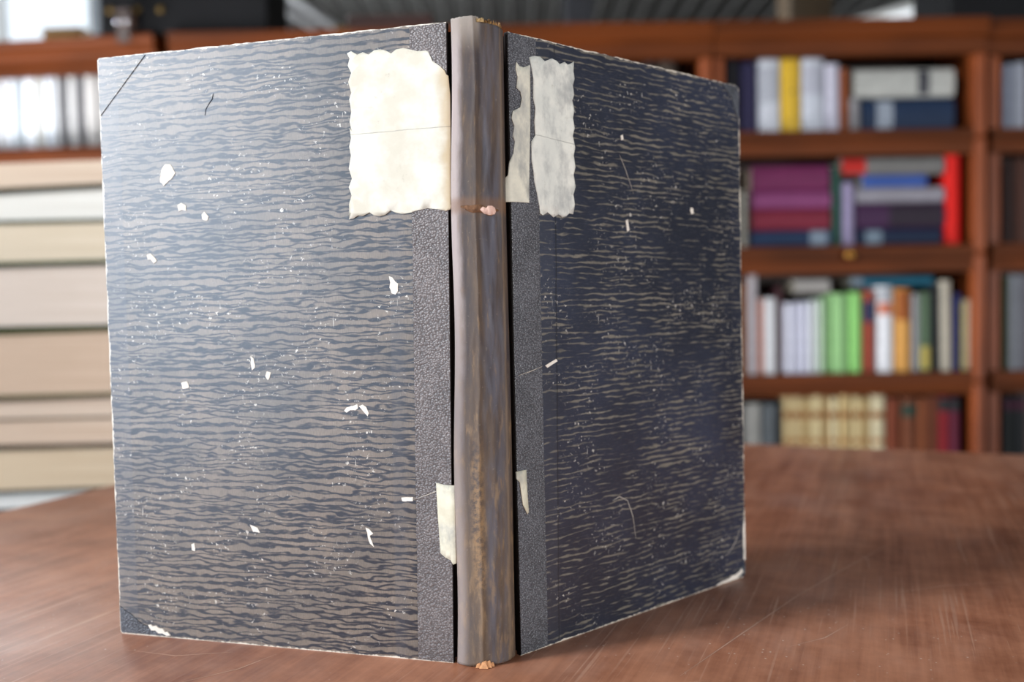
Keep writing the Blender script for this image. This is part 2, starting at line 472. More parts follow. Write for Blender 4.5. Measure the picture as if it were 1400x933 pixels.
BOOKS['t2'] = [
    ('up', 0.7215, 0.7417, 0.3575, 0.5247, (150, 146, 136), 'narrow cream book half hidden by the edge of the old book', [], 0.18, 0, 2.36),
    ('flat', 0.7508, 0.9972, 0.355, 0.4042, (24, 44, 72), 'navy book under the stack of maroon books', [(0.9324, 0.9839, (122, 136, 150))], 0.16, 0, 2.36),
    ('flat', 0.7557, 0.993, 0.4053, 0.4688, (112, 30, 48), 'red maroon book, lowest of the maroon stack', [], 0.16, 0, 2.36),
    ('flat', 0.7562, 0.9955, 0.4699, 0.5222, (122, 58, 100), 'mauve book in the middle of the maroon stack', [], 0.16, 0, 2.36),
    ('flat', 0.7545, 0.9913, 0.5234, 0.6022, (100, 32, 72), 'plum coloured thick book on top of the maroon stack', [], 0.16, 0, 2.36),
    ('up', 1.0016, 1.0308, 0.3526, 0.5953, (34, 66, 56), 'dark green book right of the maroon stack', [], 0.18, 0, 2.36),
    ('up', 1.033, 1.0689, 0.352, 0.5458, (140, 130, 160), 'pale lilac book right of the dark green book', [], 0.18, 0, 2.36),
    ('flat', 1.0734, 1.3333, 0.3493, 0.4029, (20, 34, 58), 'navy book at the bottom of the mixed pile beside the red book', [(1.1026, 1.1519, (110, 124, 138))], 0.16, 0, 2.36),
    ('flat', 1.0737, 1.3423, 0.4039, 0.4831, (58, 30, 62), 'dark purple thick book above the navy book in the mixed pile', [(1.1745, 1.3378, (38, 28, 40))], 0.16, 0, 2.36),
    ('flat', 1.0739, 1.3423, 0.4842, 0.5298, (136, 132, 140), 'grey white book in the mixed pile, on the dark purple book', [], 0.16, 0, 2.36),
    ('flat', 1.0964, 1.2886, 0.5312, 0.5678, (56, 84, 150), 'bright blue book in the mixed pile under the grey one', [], 0.16, 0, 2.36),
    ('flat', 1.0295, 1.3422, 0.5691, 0.6212, (108, 106, 104), 'grey book with a red spine end, topmost of the mixed pile', [(1.0296, 1.1033, (176, 34, 26))], 0.16, 0, 2.36),
    ('up', 1.3468, 1.3938, 0.3464, 0.6247, (206, 22, 14), 'bright red tall book at the right end of its shelf', [], 0.18, 0, 2.36),
]
BOOKS['t3'] = [
    ('up', 0.7228, 0.7363, -0.0377, 0.2501, (150, 90, 40), 'thin tan book beside the edge of the old book', [], 0.18, 0, 2.36),
    ('up', 0.7386, 0.7701, -0.0381, 0.2698, (188, 180, 184), 'tall pinkish white book at the left of the middle shelf', [], 0.18, 0, 2.36),
    ('up', 0.7746, 0.7881, -0.0386, 0.1932, (206, 140, 120), 'thin salmon book between two white books', [], 0.18, 0, 2.36),
    ('up', 0.7904, 0.8287, -0.0391, 0.1972, (212, 212, 214), 'white book left of the dark maroon book', [], 0.18, 0, 2.36),
    ('up', 0.8309, 0.8467, -0.0396, 0.2325, (66, 36, 40), 'narrow dark maroon book among white books', [], 0.18, 0, 2.36),
    ('up', 0.8512, 0.8782, -0.0401, 0.1805, (206, 206, 220), 'first of four lavender white books, beside the maroon one', [], 0.18, 0, 2.36),
    ('up', 0.8805, 0.903, -0.0405, 0.1823, (200, 200, 216), 'second of four lavender white books on the middle shelf', [], 0.18, 0, 2.36),
    ('up', 0.9053, 0.9278, -0.041, 0.1819, (206, 206, 222), 'third of four lavender white books on the middle shelf', [], 0.18, 0, 2.36),
    ('up', 0.9301, 0.9526, -0.0414, 0.1859, (200, 204, 206), 'fourth of the lavender white books, nearest the green ones', [], 0.18, 0, 2.36),
    ('up', 0.9548, 0.9729, -0.0418, 0.19, (190, 208, 186), 'pale mint book next to the green books', [], 0.18, 0, 2.36),
    ('up', 0.9751, 0.9909, -0.0421, 0.1987, (120, 160, 104), 'narrow mid green book, leftmost of the green books', [], 0.18, 0, 2.36),
    ('up', 0.9954, 1.0472, -0.0428, 0.207, (142, 186, 124), 'wide sage green book, second of the green books', [], 0.18, 0, 2.36),
    ('up', 1.0517, 1.09, -0.0437, 0.2106, (138, 198, 112), 'bright green book beside the red brown book', [], 0.18, 0, 2.36),
    ('up', 1.0945, 1.1306, -0.0444, 0.2144, (146, 64, 46), 'red brown book with a navy label on its spine', [(0.1201, 0.1829, (38, 46, 78))], 0.18, 0, 2.36),
    ('up', 1.1373, 1.1869, -0.0453, 0.2269, (222, 222, 226), 'white book with an orange band high on its spine', [(0.1821, 0.2225, (170, 172, 178)), (0.1417, 0.1776, (196, 112, 84))], 0.18, 0, 2.36),
    ('up', 1.1914, 1.241, -0.0462, 0.2193, (206, 150, 78), 'tan orange book with a brown upper half', [(0.1228, 0.2148, (150, 82, 36))], 0.18, 0, 2.36),
    ('up', 1.2455, 1.268, -0.0469, 0.2029, (140, 140, 142), 'narrow grey book right of the tan orange one', [], 0.18, 0, 2.36),
    ('up', 1.2703, 1.3018, -0.0474, 0.2069, (84, 104, 80), 'mottled green book with a yellow foot', [(-0.0294, 0.0405, (176, 160, 84))], 0.18, 0, 2.36),
    ('up', 1.3041, 1.3288, -0.0479, 0.2288, (22, 24, 28), 'black book right of the mottled green one', [], 0.18, 0, 2.36),
    ('up', 1.3333, 1.3671, -0.0485, 0.2416, (176, 168, 152), 'tall cream grey book leaning a little to the left', [], 0.18, 0.012, 2.36),
    ('up', 1.3739, 1.3964, -0.0491, 0.2007, (36, 42, 88), 'navy book near the right end of the middle shelf', [], 0.18, 0, 2.36),
    ('up', 1.3987, 1.4077, -0.0495, 0.1779, (206, 190, 70), 'very thin yellow book beside the last white book', [], 0.18, 0, 2.36),
    ('up', 1.41, 1.4257, -0.0497, 0.1821, (196, 186, 168), 'cream book at the right end of the middle shelf', [], 0.18, 0, 2.36),
    ('flat', 1.0618, 1.3086, 0.2288, 0.2579, (26, 84, 104), 'teal book lying flat on top of the upright books', [(1.0618, 1.091, (120, 130, 140))], 0.16, 0, 2.36),
    ('flat', 0.8844, 0.9921, 0.2107, 0.2533, (150, 146, 142), 'grey white book lying on top of the lavender books', [], 0.16, 0, 2.36),
]
BOOKS['t4'] = [
    ('up', 0.7264, 0.7785, -0.4398, -0.1263, (158, 156, 150), 'grey white book at the left end of the low shelf', [], 0.18, 0, 2.36),
    ('up', 0.783, 0.8306, -0.4408, -0.1272, (86, 90, 94), 'slate grey book on the low shelf', [], 0.18, 0, 2.36),
    ('up', 0.8328, 0.8419, -0.4413, -0.1187, (20, 20, 22), 'thin black book beside the cream set', [], 0.18, 0, 2.36),
    ('up', 0.8482, 0.8718, -0.4417, -0.1033, (186, 164, 120), 'first volume from the left of the cream set with gold bands', [(-0.1735, -0.1531, (132, 84, 40)), (-0.2506, -0.2369, (150, 100, 56))], 0.18, 0, 2.36),
    ('up', 0.8754, 0.9012, -0.4422, -0.1072, (194, 172, 128), 'second volume from the left of the cream set with gold bands', [(-0.1739, -0.1536, (132, 84, 40)), (-0.251, -0.2374, (150, 100, 56))], 0.18, 0, 2.36),
    ('up', 0.9048, 0.9329, -0.4427, -0.1111, (176, 152, 106), 'third volume from the left of the cream set with gold bands', [(-0.1745, -0.1541, (132, 84, 40)), (-0.2516, -0.238, (150, 100, 56))], 0.18, 0, 2.36),
    ('up', 0.9365, 0.9646, -0.4433, -0.1049, (204, 186, 142), 'fourth volume from the left of the cream set with gold bands', [(-0.175, -0.1546, (132, 84, 40)), (-0.2521, -0.2385, (150, 100, 56))], 0.18, 0, 2.36),
    ('up', 0.9683, 0.9895, -0.4438, -0.1088, (172, 146, 100), 'fifth volume from the left of the cream set with gold bands', [(-0.1755, -0.1551, (132, 84, 40)), (-0.2526, -0.239, (150, 100, 56))], 0.18, 0, 2.36),
    ('up', 0.9932, 1.0167, -0.4443, -0.1126, (206, 190, 150), 'sixth volume from the left of the cream set with gold bands', [(-0.176, -0.1556, (132, 84, 40)), (-0.2531, -0.2395, (150, 100, 56))], 0.18, 0, 2.36),
    ('up', 1.0203, 1.0575, -0.4449, -0.1064, (184, 160, 112), 'seventh volume from the left of the cream set with gold bands', [(-0.1766, -0.1562, (132, 84, 40)), (-0.2537, -0.2401, (150, 100, 56))], 0.18, 0, 2.36),
    ('up', 1.0611, 1.0869, -0.4455, -0.1104, (200, 180, 134), 'eighth volume from the left of the cream set with gold bands', [(-0.1772, -0.1568, (132, 84, 40)), (-0.2543, -0.2407, (150, 100, 56))], 0.18, 0, 2.36),
    ('up', 1.0906, 1.1141, -0.446, -0.1143, (176, 150, 104), 'ninth volume from the left of the cream set with gold bands', [(-0.1777, -0.1573, (132, 84, 40)), (-0.2548, -0.2412, (150, 100, 56))], 0.18, 0, 2.36),
    ('up', 1.1177, 1.1617, -0.4466, -0.1082, (196, 184, 150), 'tenth volume from the left of the cream set with gold bands', [(-0.1783, -0.1579, (132, 84, 40)), (-0.2554, -0.2418, (150, 100, 56))], 0.18, 0, 2.36),
    ('up', 1.1657, 1.2065, -0.4474, -0.118, (110, 52, 30), 'brown leather book right of the cream set', [], 0.18, 0, 2.36),
    ('up', 1.2088, 1.2609, -0.4483, -0.1166, (104, 56, 34), 'brown leather book with a green label on its spine', [(-0.1754, -0.137, (40, 56, 46))], 0.18, 0, 2.36),
    ('up', 1.2631, 1.2926, -0.449, -0.1196, (116, 62, 34), 'tan brown leather book between two darker ones', [], 0.18, 0, 2.36),
    ('up', 1.2949, 1.3243, -0.4496, -0.1134, (96, 48, 28), 'dark brown leather book left of the red ones', [], 0.18, 0, 2.36),
    ('up', 1.3266, 1.3583, -0.4502, -0.1139, (126, 26, 34), 'red book with a dark green top label on the low shelf', [(-0.1592, -0.1207, (24, 40, 40))], 0.18, 0, 2.36),
    ('up', 1.3605, 1.3923, -0.4508, -0.1191, (88, 26, 46), 'maroon book at the right end of the low shelf', [(-0.1598, -0.1236, (24, 36, 38))], 0.18, 0, 2.36),
]
BOOKS['e1'] = [
    ('up', 1.5252, 1.5519, 0.6971, 0.8958, (126, 130, 144), 'grey book on the top shelf of the rightmost bookcase', [], 0.18, 0, 2.36),
    ('up', 1.5564, 1.5943, 0.6965, 0.8996, (150, 154, 164), 'pale grey book, second in the rightmost bookcase top row', [], 0.18, 0, 2.36),
]
BOOKS['e2'] = [
    ('up', 1.5306, 1.5575, 0.3434, 0.5995, (44, 28, 24), 'blackish brown book in the second row of the rightmost bookcase', [], 0.18, 0, 2.36),
    ('up', 1.562, 1.5956, 0.3428, 0.6078, (74, 44, 34), 'brown book next to the blackish one in the rightmost bookcase', [], 0.18, 0, 2.36),
]
BOOKS['e3'] = [
    ('up', 1.5271, 1.5406, -0.0517, 0.2519, (60, 66, 40), 'thin olive book in the third row of the rightmost bookcase', [], 0.18, 0, 2.36),
    ('up', 1.5452, 1.5699, -0.0522, 0.256, (134, 136, 142), 'grey book beside the olive one in the rightmost bookcase', [], 0.18, 0, 2.36),
    ('up', 1.5722, 1.5992, -0.0526, 0.2555, (118, 118, 124), 'darker grey book at the right picture edge, third row', [], 0.18, 0, 2.36),
]
BOOKS['e4'] = [
    ('up', 1.5282, 1.5599, -0.4537, -0.1174, (22, 26, 26), 'black book in the low row of the rightmost bookcase', [(-0.1582, -0.131, (60, 20, 40))], 0.18, 0, 2.36),
    ('up', 1.5622, 1.5984, -0.4543, -0.1135, (26, 28, 30), 'charcoal book with a maroon top in the rightmost bookcase', [(-0.1588, -0.1316, (64, 20, 42))], 0.18, 0, 2.36),
]
BOOKS['c1'] = [
    ('up', 0.4367, 0.4724, 0.7158, 0.932, (30, 26, 26), 'dark book glimpsed above the old book, left one', [], 0.18, 0, 2.36),
    ('up', 0.4746, 0.5281, 0.715, 0.9268, (58, 48, 40), 'brown grey book glimpsed above the old book, right one', [], 0.18, 0, 2.36),
]
BOOKS['a1'] = [
    ('up', -1.6063, -1.5743, 0.7055, 0.9452, (186, 188, 192), 'silver grey book at the very left edge of the upper left shelf', [], 0.18, 0, 2.43),
    ('up', -1.5697, -1.5469, 0.7049, 0.9356, (206, 208, 212), 'dull white book near the left edge, upper left shelf', [], 0.18, 0, 2.43),
    ('up', -1.5423, -1.524, 0.7045, 0.9284, (226, 232, 240), 'bright white thin book, second clear spine of the upper left shelf', [], 0.18, 0, 2.43),
    ('up', -1.5194, -1.4966, 0.704, 0.9325, (176, 184, 190), 'blue grey book between two bright white ones', [], 0.18, 0, 2.43),
    ('up', -1.492, -1.46, 0.7035, 0.9455, (232, 238, 246), 'widest bright white book on the upper left shelf', [], 0.18, 0, 2.43),
    ('up', -1.4555, -1.4326, 0.7029, 0.9359, (196, 196, 192), 'warm grey book right of the widest white one', [], 0.18, 0, 2.43),
    ('up', -1.428, -1.4052, 0.7025, 0.9287, (224, 232, 242), 'bluish white book in the middle of the upper left shelf', [], 0.18, 0, 2.43),
    ('up', -1.4006, -1.3823, 0.702, 0.9418, (198, 200, 202), 'pale grey thin book before the charcoal gap', [], 0.18, 0, 2.43),
    ('up', -1.3778, -1.3595, 0.7016, 0.9256, (92, 92, 96), 'thin charcoal book, left of the two dark ones', [], 0.18, 0, 2.43),
    ('up', -1.3572, -1.3252, 0.7012, 0.9251, (182, 182, 182), 'light grey book between the two charcoal ones', [], 0.18, 0, 2.43),
    ('up', -1.3229, -1.3047, 0.7007, 0.9314, (98, 98, 102), 'thin charcoal book, right of the two dark ones', [], 0.18, 0, 2.43),
    ('up', -1.3024, -1.2681, 0.7002, 0.9309, (192, 190, 188), 'pale grey book beside the old book corner', [], 0.18, 0, 2.43),
    ('up', -1.2635, -1.2315, 0.6995, 0.9258, (160, 158, 156), 'mid grey book behind the corner of the old book', [], 0.18, 0, 2.43),
]

SHELF = {'t1': D_ROWS[0][0], 't2': D_ROWS[1][0], 't3': D_ROWS[2][0], 't4': D_ROWS[3][0], 'c1': D_ROWS[0][0], 'a1': A_ROWS[0][0]}
for r_ in '1234': SHELF['e' + r_] = SHELF['t' + r_]
GROUP = {'t1': 'books on the top shelf right of the old book', 't2': 'books on the second shelf right of the old book', 't3': 'books on the third shelf right of the old book',
         't4': 'books on the low shelf right of the old book', 'a1': 'books on the upper left shelf', 'c1': 'books above the right cover of the old book',
         'e1': 'books in the rightmost bookcase', 'e2': 'books in the rightmost bookcase', 'e3': 'books in the rightmost bookcase', 'e4': 'books in the rightmost bookcase'}
gq = G('leaf_edges', .8, .2)
co, x, y, z = gq.obj()
gq.color(gq.mix(gq.noise(gq.mapped(co, (600, 4, 4)), 1.0, 3.0), lin((150, 136, 112)), lin((214, 204, 182))))
M_leaf = gq.m

gy = G('yellow_marked_cloth', .5, .4)
co, x, y, z = gy.obj()
mk = gy.noise(gy.mapped(co, (60, 0, 70)), 1.0, 3.0, .6)
mm = gy.math('MULTIPLY', gy.sstep(mk, .56, .62), gy.sstep(gy.math('ABSOLUTE', x), .014, .009))
gy.color(gy.mix(mm, lin((180, 144, 16)), lin((28, 24, 16))))

def make_book(kind, a0, a1, z0, z1, c, label, bands, d, lean, y, group):
    """covers wrapped round a rounded spine that faces the reader, leaves inside, bands on the spine"""
    up_ = kind == 'up'
    th = (a1 - a0) if up_ else (z1 - z0)          # thickness of the book
    ln = (z1 - z0) if up_ else (a1 - a0)          # length of the spine
    w = max(.0012, min(.003, th * .12)); bul = min(.006, th * .22)
    def arc(off, n=6, e=.0):
        return [(th / 2 * math.cos(math.pi * i / n) * (-1) * (1 - e), .006 - (bul + .0055) * math.sin(math.pi * i / n) ** .8 - off if 0 < i < n else .006 - off) for i in range(n + 1)]
    prof = [(-th / 2, d)] + arc(0) + [(th / 2, d), (th / 2 - w, d), (th / 2 - w, .008), (-th / 2 + w, .008), (-th / 2 + w, d)]
    fn = (lambda a, b, q: (a, b, q)) if up_ else (lambda a, b, q: (q, b, a + th / 2))
    t0, t1 = (0, ln) if up_ else (-ln / 2, ln / 2)
    m = MB(); m.prism(prof, fn, t0, t1)
    mat = gy.m if label.startswith('yellow book') else plain(c, .6, .18, .10, 30.0)
    o = m.build('book', mat)
    o.location = ((a0 + a1) / 2, y, z0 + th / 2 * abs(lean))
    if lean: o.rotation_euler = (0, -lean, 0)
    tag(o, label, 'book', group)
    pm_ = MB()
    if up_: pm_.box(-th / 2 + w, th / 2 - w, .0085, d - .005, .003, ln - .004)
    else: pm_.box(-ln / 2 + .004, ln / 2 - .004, .0085, d - .005, w, th - w)
    pm_.build('pages', M_leaf, o)
    for (b0, b1, bc) in bands:
        bp = arc(.0004, 6, .02)
        pr = bp + [(p[0] * .98, p[1] + .0006) for p in bp[::-1]]
        m = MB()
        if up_: m.prism(pr, fn, b0 - z0, b1 - z0)
        else: m.prism(pr, fn, b0 - (a0 + a1) / 2, b1 - (a0 + a1) / 2)
        m.build('spine_label', plain(tuple(bc), .6, .18, .1, 30.0), o)
    return o
for g_, lst in BOOKS.items():
    tops = []
    for (kind, a0, a1, z0, z1, c, label, bands, d, lean, y) in lst:
        sh = SHELF[g_]
        if abs(z0 - sh) < .03: z0 = sh + .0004
        elif kind == 'flat':
            near = [t for t in tops if abs(t[2] - z0) < .012 and t[0] < a1 and t[1] > a0]
            if near:
                z0 = max(t[2] for t in near) + .0003
        tops.append((a0, a1, z1))
        k_ = 1.0 if g_ == 'a1' else .88  # books off the upper left shelf darkened in colour to look dimly lit
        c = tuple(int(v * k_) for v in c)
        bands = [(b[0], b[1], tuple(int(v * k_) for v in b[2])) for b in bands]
        make_book(kind, a0, a1, z0, z1, c, label, bands, d, lean, y, GROUP[g_])

# ------------------------------------------------------------------ things on top of the bookcases
tr = empty('black_chest', (-.962, 2.45, TOPZ))
tag(tr, 'black chest with steel edge and brass studs on top of the left bookcases', 'chest')
MB().cbox(-.262, .262, -.13, .13, .0005, .30, .006).build('chest_body', M_black, tr)
MB().cbox(-.268, -.236, -.134, .134, .0005, .302, .004).build('steel_edge', plain((92, 98, 104), .5, .5, .1, 20.0), tr)
for sx in (-.205, -.125, -.055):
    MB().lathe([(.010, 0), (.011, -.004), (.008, -.009), (.002, -.011)], (sx, -.13, .068), 'y', 12).build('brass_stud', plain((104, 82, 34), .45, .5, .1, 30.0, .6), tr, True)
lt = MB().cbox(-.176, -.128, -.142, -.13, .012, .062, .003).cbox(-.176, -.128, -.176, -.142, .046, .060, .003).cbox(-.172, -.132, -.176, -.168, -.040, .046, .003).build('latch', plain((52, 34, 26), .4, .5, .1, 30.0), tr)
for sx in (-.166, -.138):
    MB().lathe([(.009, 0), (.010, -.004), (.006, -.009), (.001, -.010)], (sx, -.176, .022), 'y', 12).build('rivet', M_steel, lt, True)

cb = empty('cardboard_box', (-1.395, 2.60, 1.018), math.radians(-4))
tag(cb, 'tan cardboard box with a sloping flap on the leftmost bookcase', 'box')
M_kraft = plain((168, 134, 92), .7, .3, .06, 12.0)
MB().cbox(-.075, .052, -.08, .08, .0005, .072, .002).build('box_body', M_kraft, cb)
MB().cbox(-.078, .055, -.083, .083, .0725, .088, .002).build('lid', plain((152, 116, 72), .7, .3, .06, 12.0), cb)
MB().hexa([(.056, -.08, .0005), (.15, -.08, .0005), (.15, .08, .0005), (.056, .08, .0005), (.056, -.08, .078), (.15, -.08, .03), (.15, .08, .03), (.056, .08, .078)]).build('flap', plain((206, 178, 150), .7, .3, .05, 12.0), cb)
def lying(name, x0, x1, y0, y1, z0, th, c, label, group=None):
    t = empty(name, ((x0 + x1) / 2, y0, z0))
    tag(t, label, 'book', group)
    w = (x1 - x0) / 2; d = y1 - y0; b = .003
    m = plain(c, .5, .4, .08, 20.0)
    MB().box(-w, w, 0, d, .0003, b).build('cover_board', m, t)
    MB().box(-w, w, 0, d, th - b, th).build('cover_board', m, t)
    MB().box(-w + .004, w - .004, .004, d - .004, b, th - b).build('pages', M_leaf, t)
    return t
lying('lying_book', -1.74, -1.585, 2.50, 2.66, 1.018, .036, (196, 150, 120), 'pinkish tan book lying on the leftmost bookcase at the picture edge')
rb = empty('brown_case', (-.362, 2.58, TOPZ))
tag(rb, 'reddish brown wooden case with brass end on top of the middle bookcases', 'case')
M_rb = wood('brown_case_wood', (44, 22, 16), (70, 34, 24), .5, 'x')
MB().cbox(-.125, .14, -.1, .1, .0005, .066, .004).build('case_body', M_rb, rb)
MB().cbox(-.128, .143, -.103, .103, .0665, .092, .004).build('lid', M_rb, rb)
MB().cbox(-.175, -.126, -.07, .07, .0005, .066, .004).build('brass_end', plain((124, 96, 34), .5, .5, .1, 20.0), rb)
bb = empty('black_box', (1.74, 2.56, TOPZ - .004))
tag(bb, 'black storage box on top of the rightmost bookcase', 'box')
MB().cbox(-.345, .4, -.14, .14, .0005, .30, .006).build('box_body', M_black, bb)
MB().cbox(-.35, .405, -.145, .145, .3005, .34, .006).build('lid', M_black, bb)
sd = MB().cbox(.50, .60, 2.38, 2.5, TOPZ + .0005, TOPZ + .03, .004).build('small_dark_book', plain((36, 28, 18), .6, .3, .1, 20.0))
tag(sd, 'small dark book lying on the cornice above the right cover', 'book')

# ------------------------------------------------------------------ pile of large old books at the left
STACK_X=(-0.977, -0.5567)
STACK_Z=[ (0.4230,0.4306),(0.3814,0.3949),(0.3709,0.3874),(0.3354,0.3371),(0.3297,0.3313),(0.2681,0.2728),(0.2600,0.2647),(0.1669,0.1686),(0.1515,0.1592),(0.0556,0.0603),(0.0449,0.0527),(0.0186,0.0218),(0.0163,0.0195),(-0.0231,-0.0214),(-0.0315,-0.0267),(-0.0989,-0.0911),(-0.1096,-0.0988),(-0.1298,-0.1189) ]
PX0, PX1 = STACK_X
YS, DS = 1.0, .30
def wedge(mb, ia, ib, x0, x1, y0, y1, low=0.0):
    """slab between boundary lines ia (upper) and ib (lower) of the pile"""
    def zz(i, x):
        a, b = (STACK_Z[i] if not isinstance(i, tuple) else tuple((STACK_Z[i[0]][k] + STACK_Z[i[1]][k]) / 2 for k in (0, 1)))
        return a + (b - a) * (x - PX0) / (PX1 - PX0)
    mb.hexa([(x0, y0, zz(ib, x0)), (x1, y0, zz(ib, x1)), (x1, y1, zz(ib, x1)), (x0, y1, zz(ib, x0)), (x0, y0, zz(ia, x0) - low), (x1, y0, zz(ia, x1) - low), (x1, y1, zz(ia, x1) - low), (x0, y1, zz(ia, x0) - low)])
    return mb
def leafmat(name, a, b, c=None):
    g = G(name, .8, .2)
    co, x, y, z = g.obj()
    n = g.noise(g.mapped(co, (3, 3, 320)), 1.0, 4.0, .6)
    col = g.mix(g.sstep(n, .3, .7), lin(a), lin(b))
    n2 = g.noise(g.mapped(co, (9, 9, 40)), 1.0, 4.0, .6)
    col = g.mix(g.math('MULTIPLY', g.sstep(n2, .5, .72), .35), col, lin(c or a))
    g.color(col)
    g.bump(n, .25, .002)
    return g.m
# (upper boundary of the book, page top, page bottom, lower boundary, page colours, cover colour, label)
PILE = [
    (0, 0, 1, (1, 2), ((196, 172, 150), (216, 198, 178)), (92, 80, 52), 'large book with beige leaves, topmost of the pile at the left'),
    ((1, 2), 2, 3, (3, 4), ((214, 210, 200), (232, 230, 222)), (104, 104, 84), 'large book with white leaves, second from the top of the pile'),
    ((3, 4), 4, 5, (5, 6), ((206, 190, 164), (224, 210, 188)), (108, 128, 84), 'large book with cream leaves and green cover, third from the top of the pile'),
    ((5, 6), 6, 7, (7, 8), ((208, 192, 176), (228, 214, 202)), (50, 70, 36), 'thick book with pinkish leaves over a dark green cover in the pile'),
    ((7, 8), 8, 9, (9, 10), ((196, 170, 146), (214, 190, 168)), (126, 132, 78), 'thick book with tan leaves between dark and light green covers'),
    ((9, 10), 10, 11, (11, 12), ((204, 182, 162), (222, 204, 186)), (176, 150, 122), 'thin book with pale leaves under the light green cover'),
    ((11, 12), 12, 13, (13, 14), ((198, 172, 148), (222, 202, 182)), (96, 76, 52), 'book with uneven cut leaves in the lower pile'),
    ((13, 14), 14, 15, (15, 16), ((204, 182, 152), (224, 206, 178)), (82, 74, 70), 'book with yellowish tan leaves, second from the bottom of the pile'),
    ((15, 16), 16, 17, 17, ((220, 222, 218), (234, 234, 230)), (190, 196, 194), 'white book, lowest of the pile beside the table edge'),
]
for i, (b0, p0, p1, b1, pc, cc, label) in enumerate(PILE):
    dx = (0, .006, -.004, .008, .002, -.006, .004, -.002, .0)[i]
    x0, x1 = PX0 + dx, PX1 + dx * .5
    root = empty('large_book', ((x0 + x1) / 2, YS, 0))
    zz = sum(STACK_Z[17 if b1 == 17 else b1[0]]) / 2
    root.location.z = zz
    inv = Matrix.Translation(-root.location)
    tag(root, label, 'book', 'pile of large old books at the left')
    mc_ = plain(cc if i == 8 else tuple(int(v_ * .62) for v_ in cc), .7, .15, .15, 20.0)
    def addp(name, mb, mat):
        mb.v = [tuple(Vector(v) - root.location) for v in mb.v]
        return mb.build(name, mat, root)
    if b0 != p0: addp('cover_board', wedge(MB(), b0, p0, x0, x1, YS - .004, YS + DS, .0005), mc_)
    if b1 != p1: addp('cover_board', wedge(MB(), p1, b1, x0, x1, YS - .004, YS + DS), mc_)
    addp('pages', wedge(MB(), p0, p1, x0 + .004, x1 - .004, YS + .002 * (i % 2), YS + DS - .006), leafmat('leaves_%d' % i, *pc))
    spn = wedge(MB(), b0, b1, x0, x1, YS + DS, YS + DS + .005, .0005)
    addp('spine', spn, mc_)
zs = min(STACK_Z[17]) - .014
st = empty('low_cabinet', (-.77, 1.16, ZF))
tag(st, 'low dark cabinet under the pile of large books, behind the table', 'cabinet')
M_cab = wood('cabinet_wood', (46, 34, 30), (72, 54, 46), .5, 'x')
hC = zs - ZF
MB().cbox(-.30, .24, -.20, .22, hC - .03, hC, .004).build('cabinet_top', M_cab, st)
MB().cbox(-.28, .22, -.18, .20, .04, hC - .03, .004).build('cabinet_body', M_cab, st)
dr = MB().cbox(-.27, -.035, -.195, -.18, .06, hC - .05, .004).build('door', M_cab, st)
MB().lathe([(.006, 0), (.006, -.012), (.011, -.018), (.004, -.026)], (-.06, -.195, hC * .6), 'y', 12).build('knob', M_brass, dr, True)
dr = MB().cbox(-.025, .21, -.195, -.18, .06, hC - .05, .004).build('door', M_cab, st)
MB().lathe([(.006, 0), (.006, -.012), (.011, -.018), (.004, -.026)], (.0, -.195, hC * .6), 'y', 12).build('knob', M_brass, dr, True)
# white book is a wedge: a dark ledger below it levels the pile
lg = wedge(MB(), 17, 17, PX0, PX1, YS, YS + DS)
for k_ in range(4):
    lg.v[k_] = (lg.v[k_][0], lg.v[k_][1], zs + .0003)
for k_ in range(4, 8):
    lg.v[k_] = (lg.v[k_][0], lg.v[k_][1], lg.v[k_][2] - .0003)
cen = Vector(((PX0 + PX1) / 2, YS, zs))
lg.v = [tuple(Vector(v) - cen) for v in lg.v]
lo_ = lg.build('dark_ledger', plain((58, 56, 58), .6, .3, .1, 20.0)); lo_.location = cen
tag(lo_, 'dark ledger under the white book at the foot of the pile', 'book', 'pile of large old books at the left')

# ------------------------------------------------------------------ the old book standing open
BC = {'LB': (-0.21514, 0.05721, 0.0), 'LT': (-0.21701, 0.05628, 0.33038), 'lB': (-0.01831, 0.0033, 0.0), 'lT': (-0.01548, 0.00312, 0.33118),
      'rB': (0.01695, 0.01177, 0.0), 'rT': (0.01572, 0.0122, 0.32854), 'RB': (0.17087, 0.14761, 0.0), 'RT': (0.1692, 0.14806, 0.32984)}
BC = {k: Vector(v) for k, v in BC.items()}
BW, BH = .2055, .33
SIDE = {'L': ('l', 'L'), 'R': ('r', 'R')}
NRM = {}
for s_, (a, A) in SIDE.items():
    n = (BC[A + 'B'] - BC[a + 'B']).cross(BC[a + 'T'] - BC[a + 'B']).normalized()
    NRM[s_] = n if n.y < 0 else -n
def S(side, u, v, off=0.0):
    """point on a board: u from the hinge, v up, off towards the reader"""
    a, A = SIDE[side]
    s, t = u / BW, v / BH
    lo = BC[a + 'B'].lerp(BC[A + 'B'], s); hi = BC[a + 'T'].lerp(BC[A + 'T'], s)
    warp = 0.0
    return lo.lerp(hi, t) + NRM[side] * (off + warp)

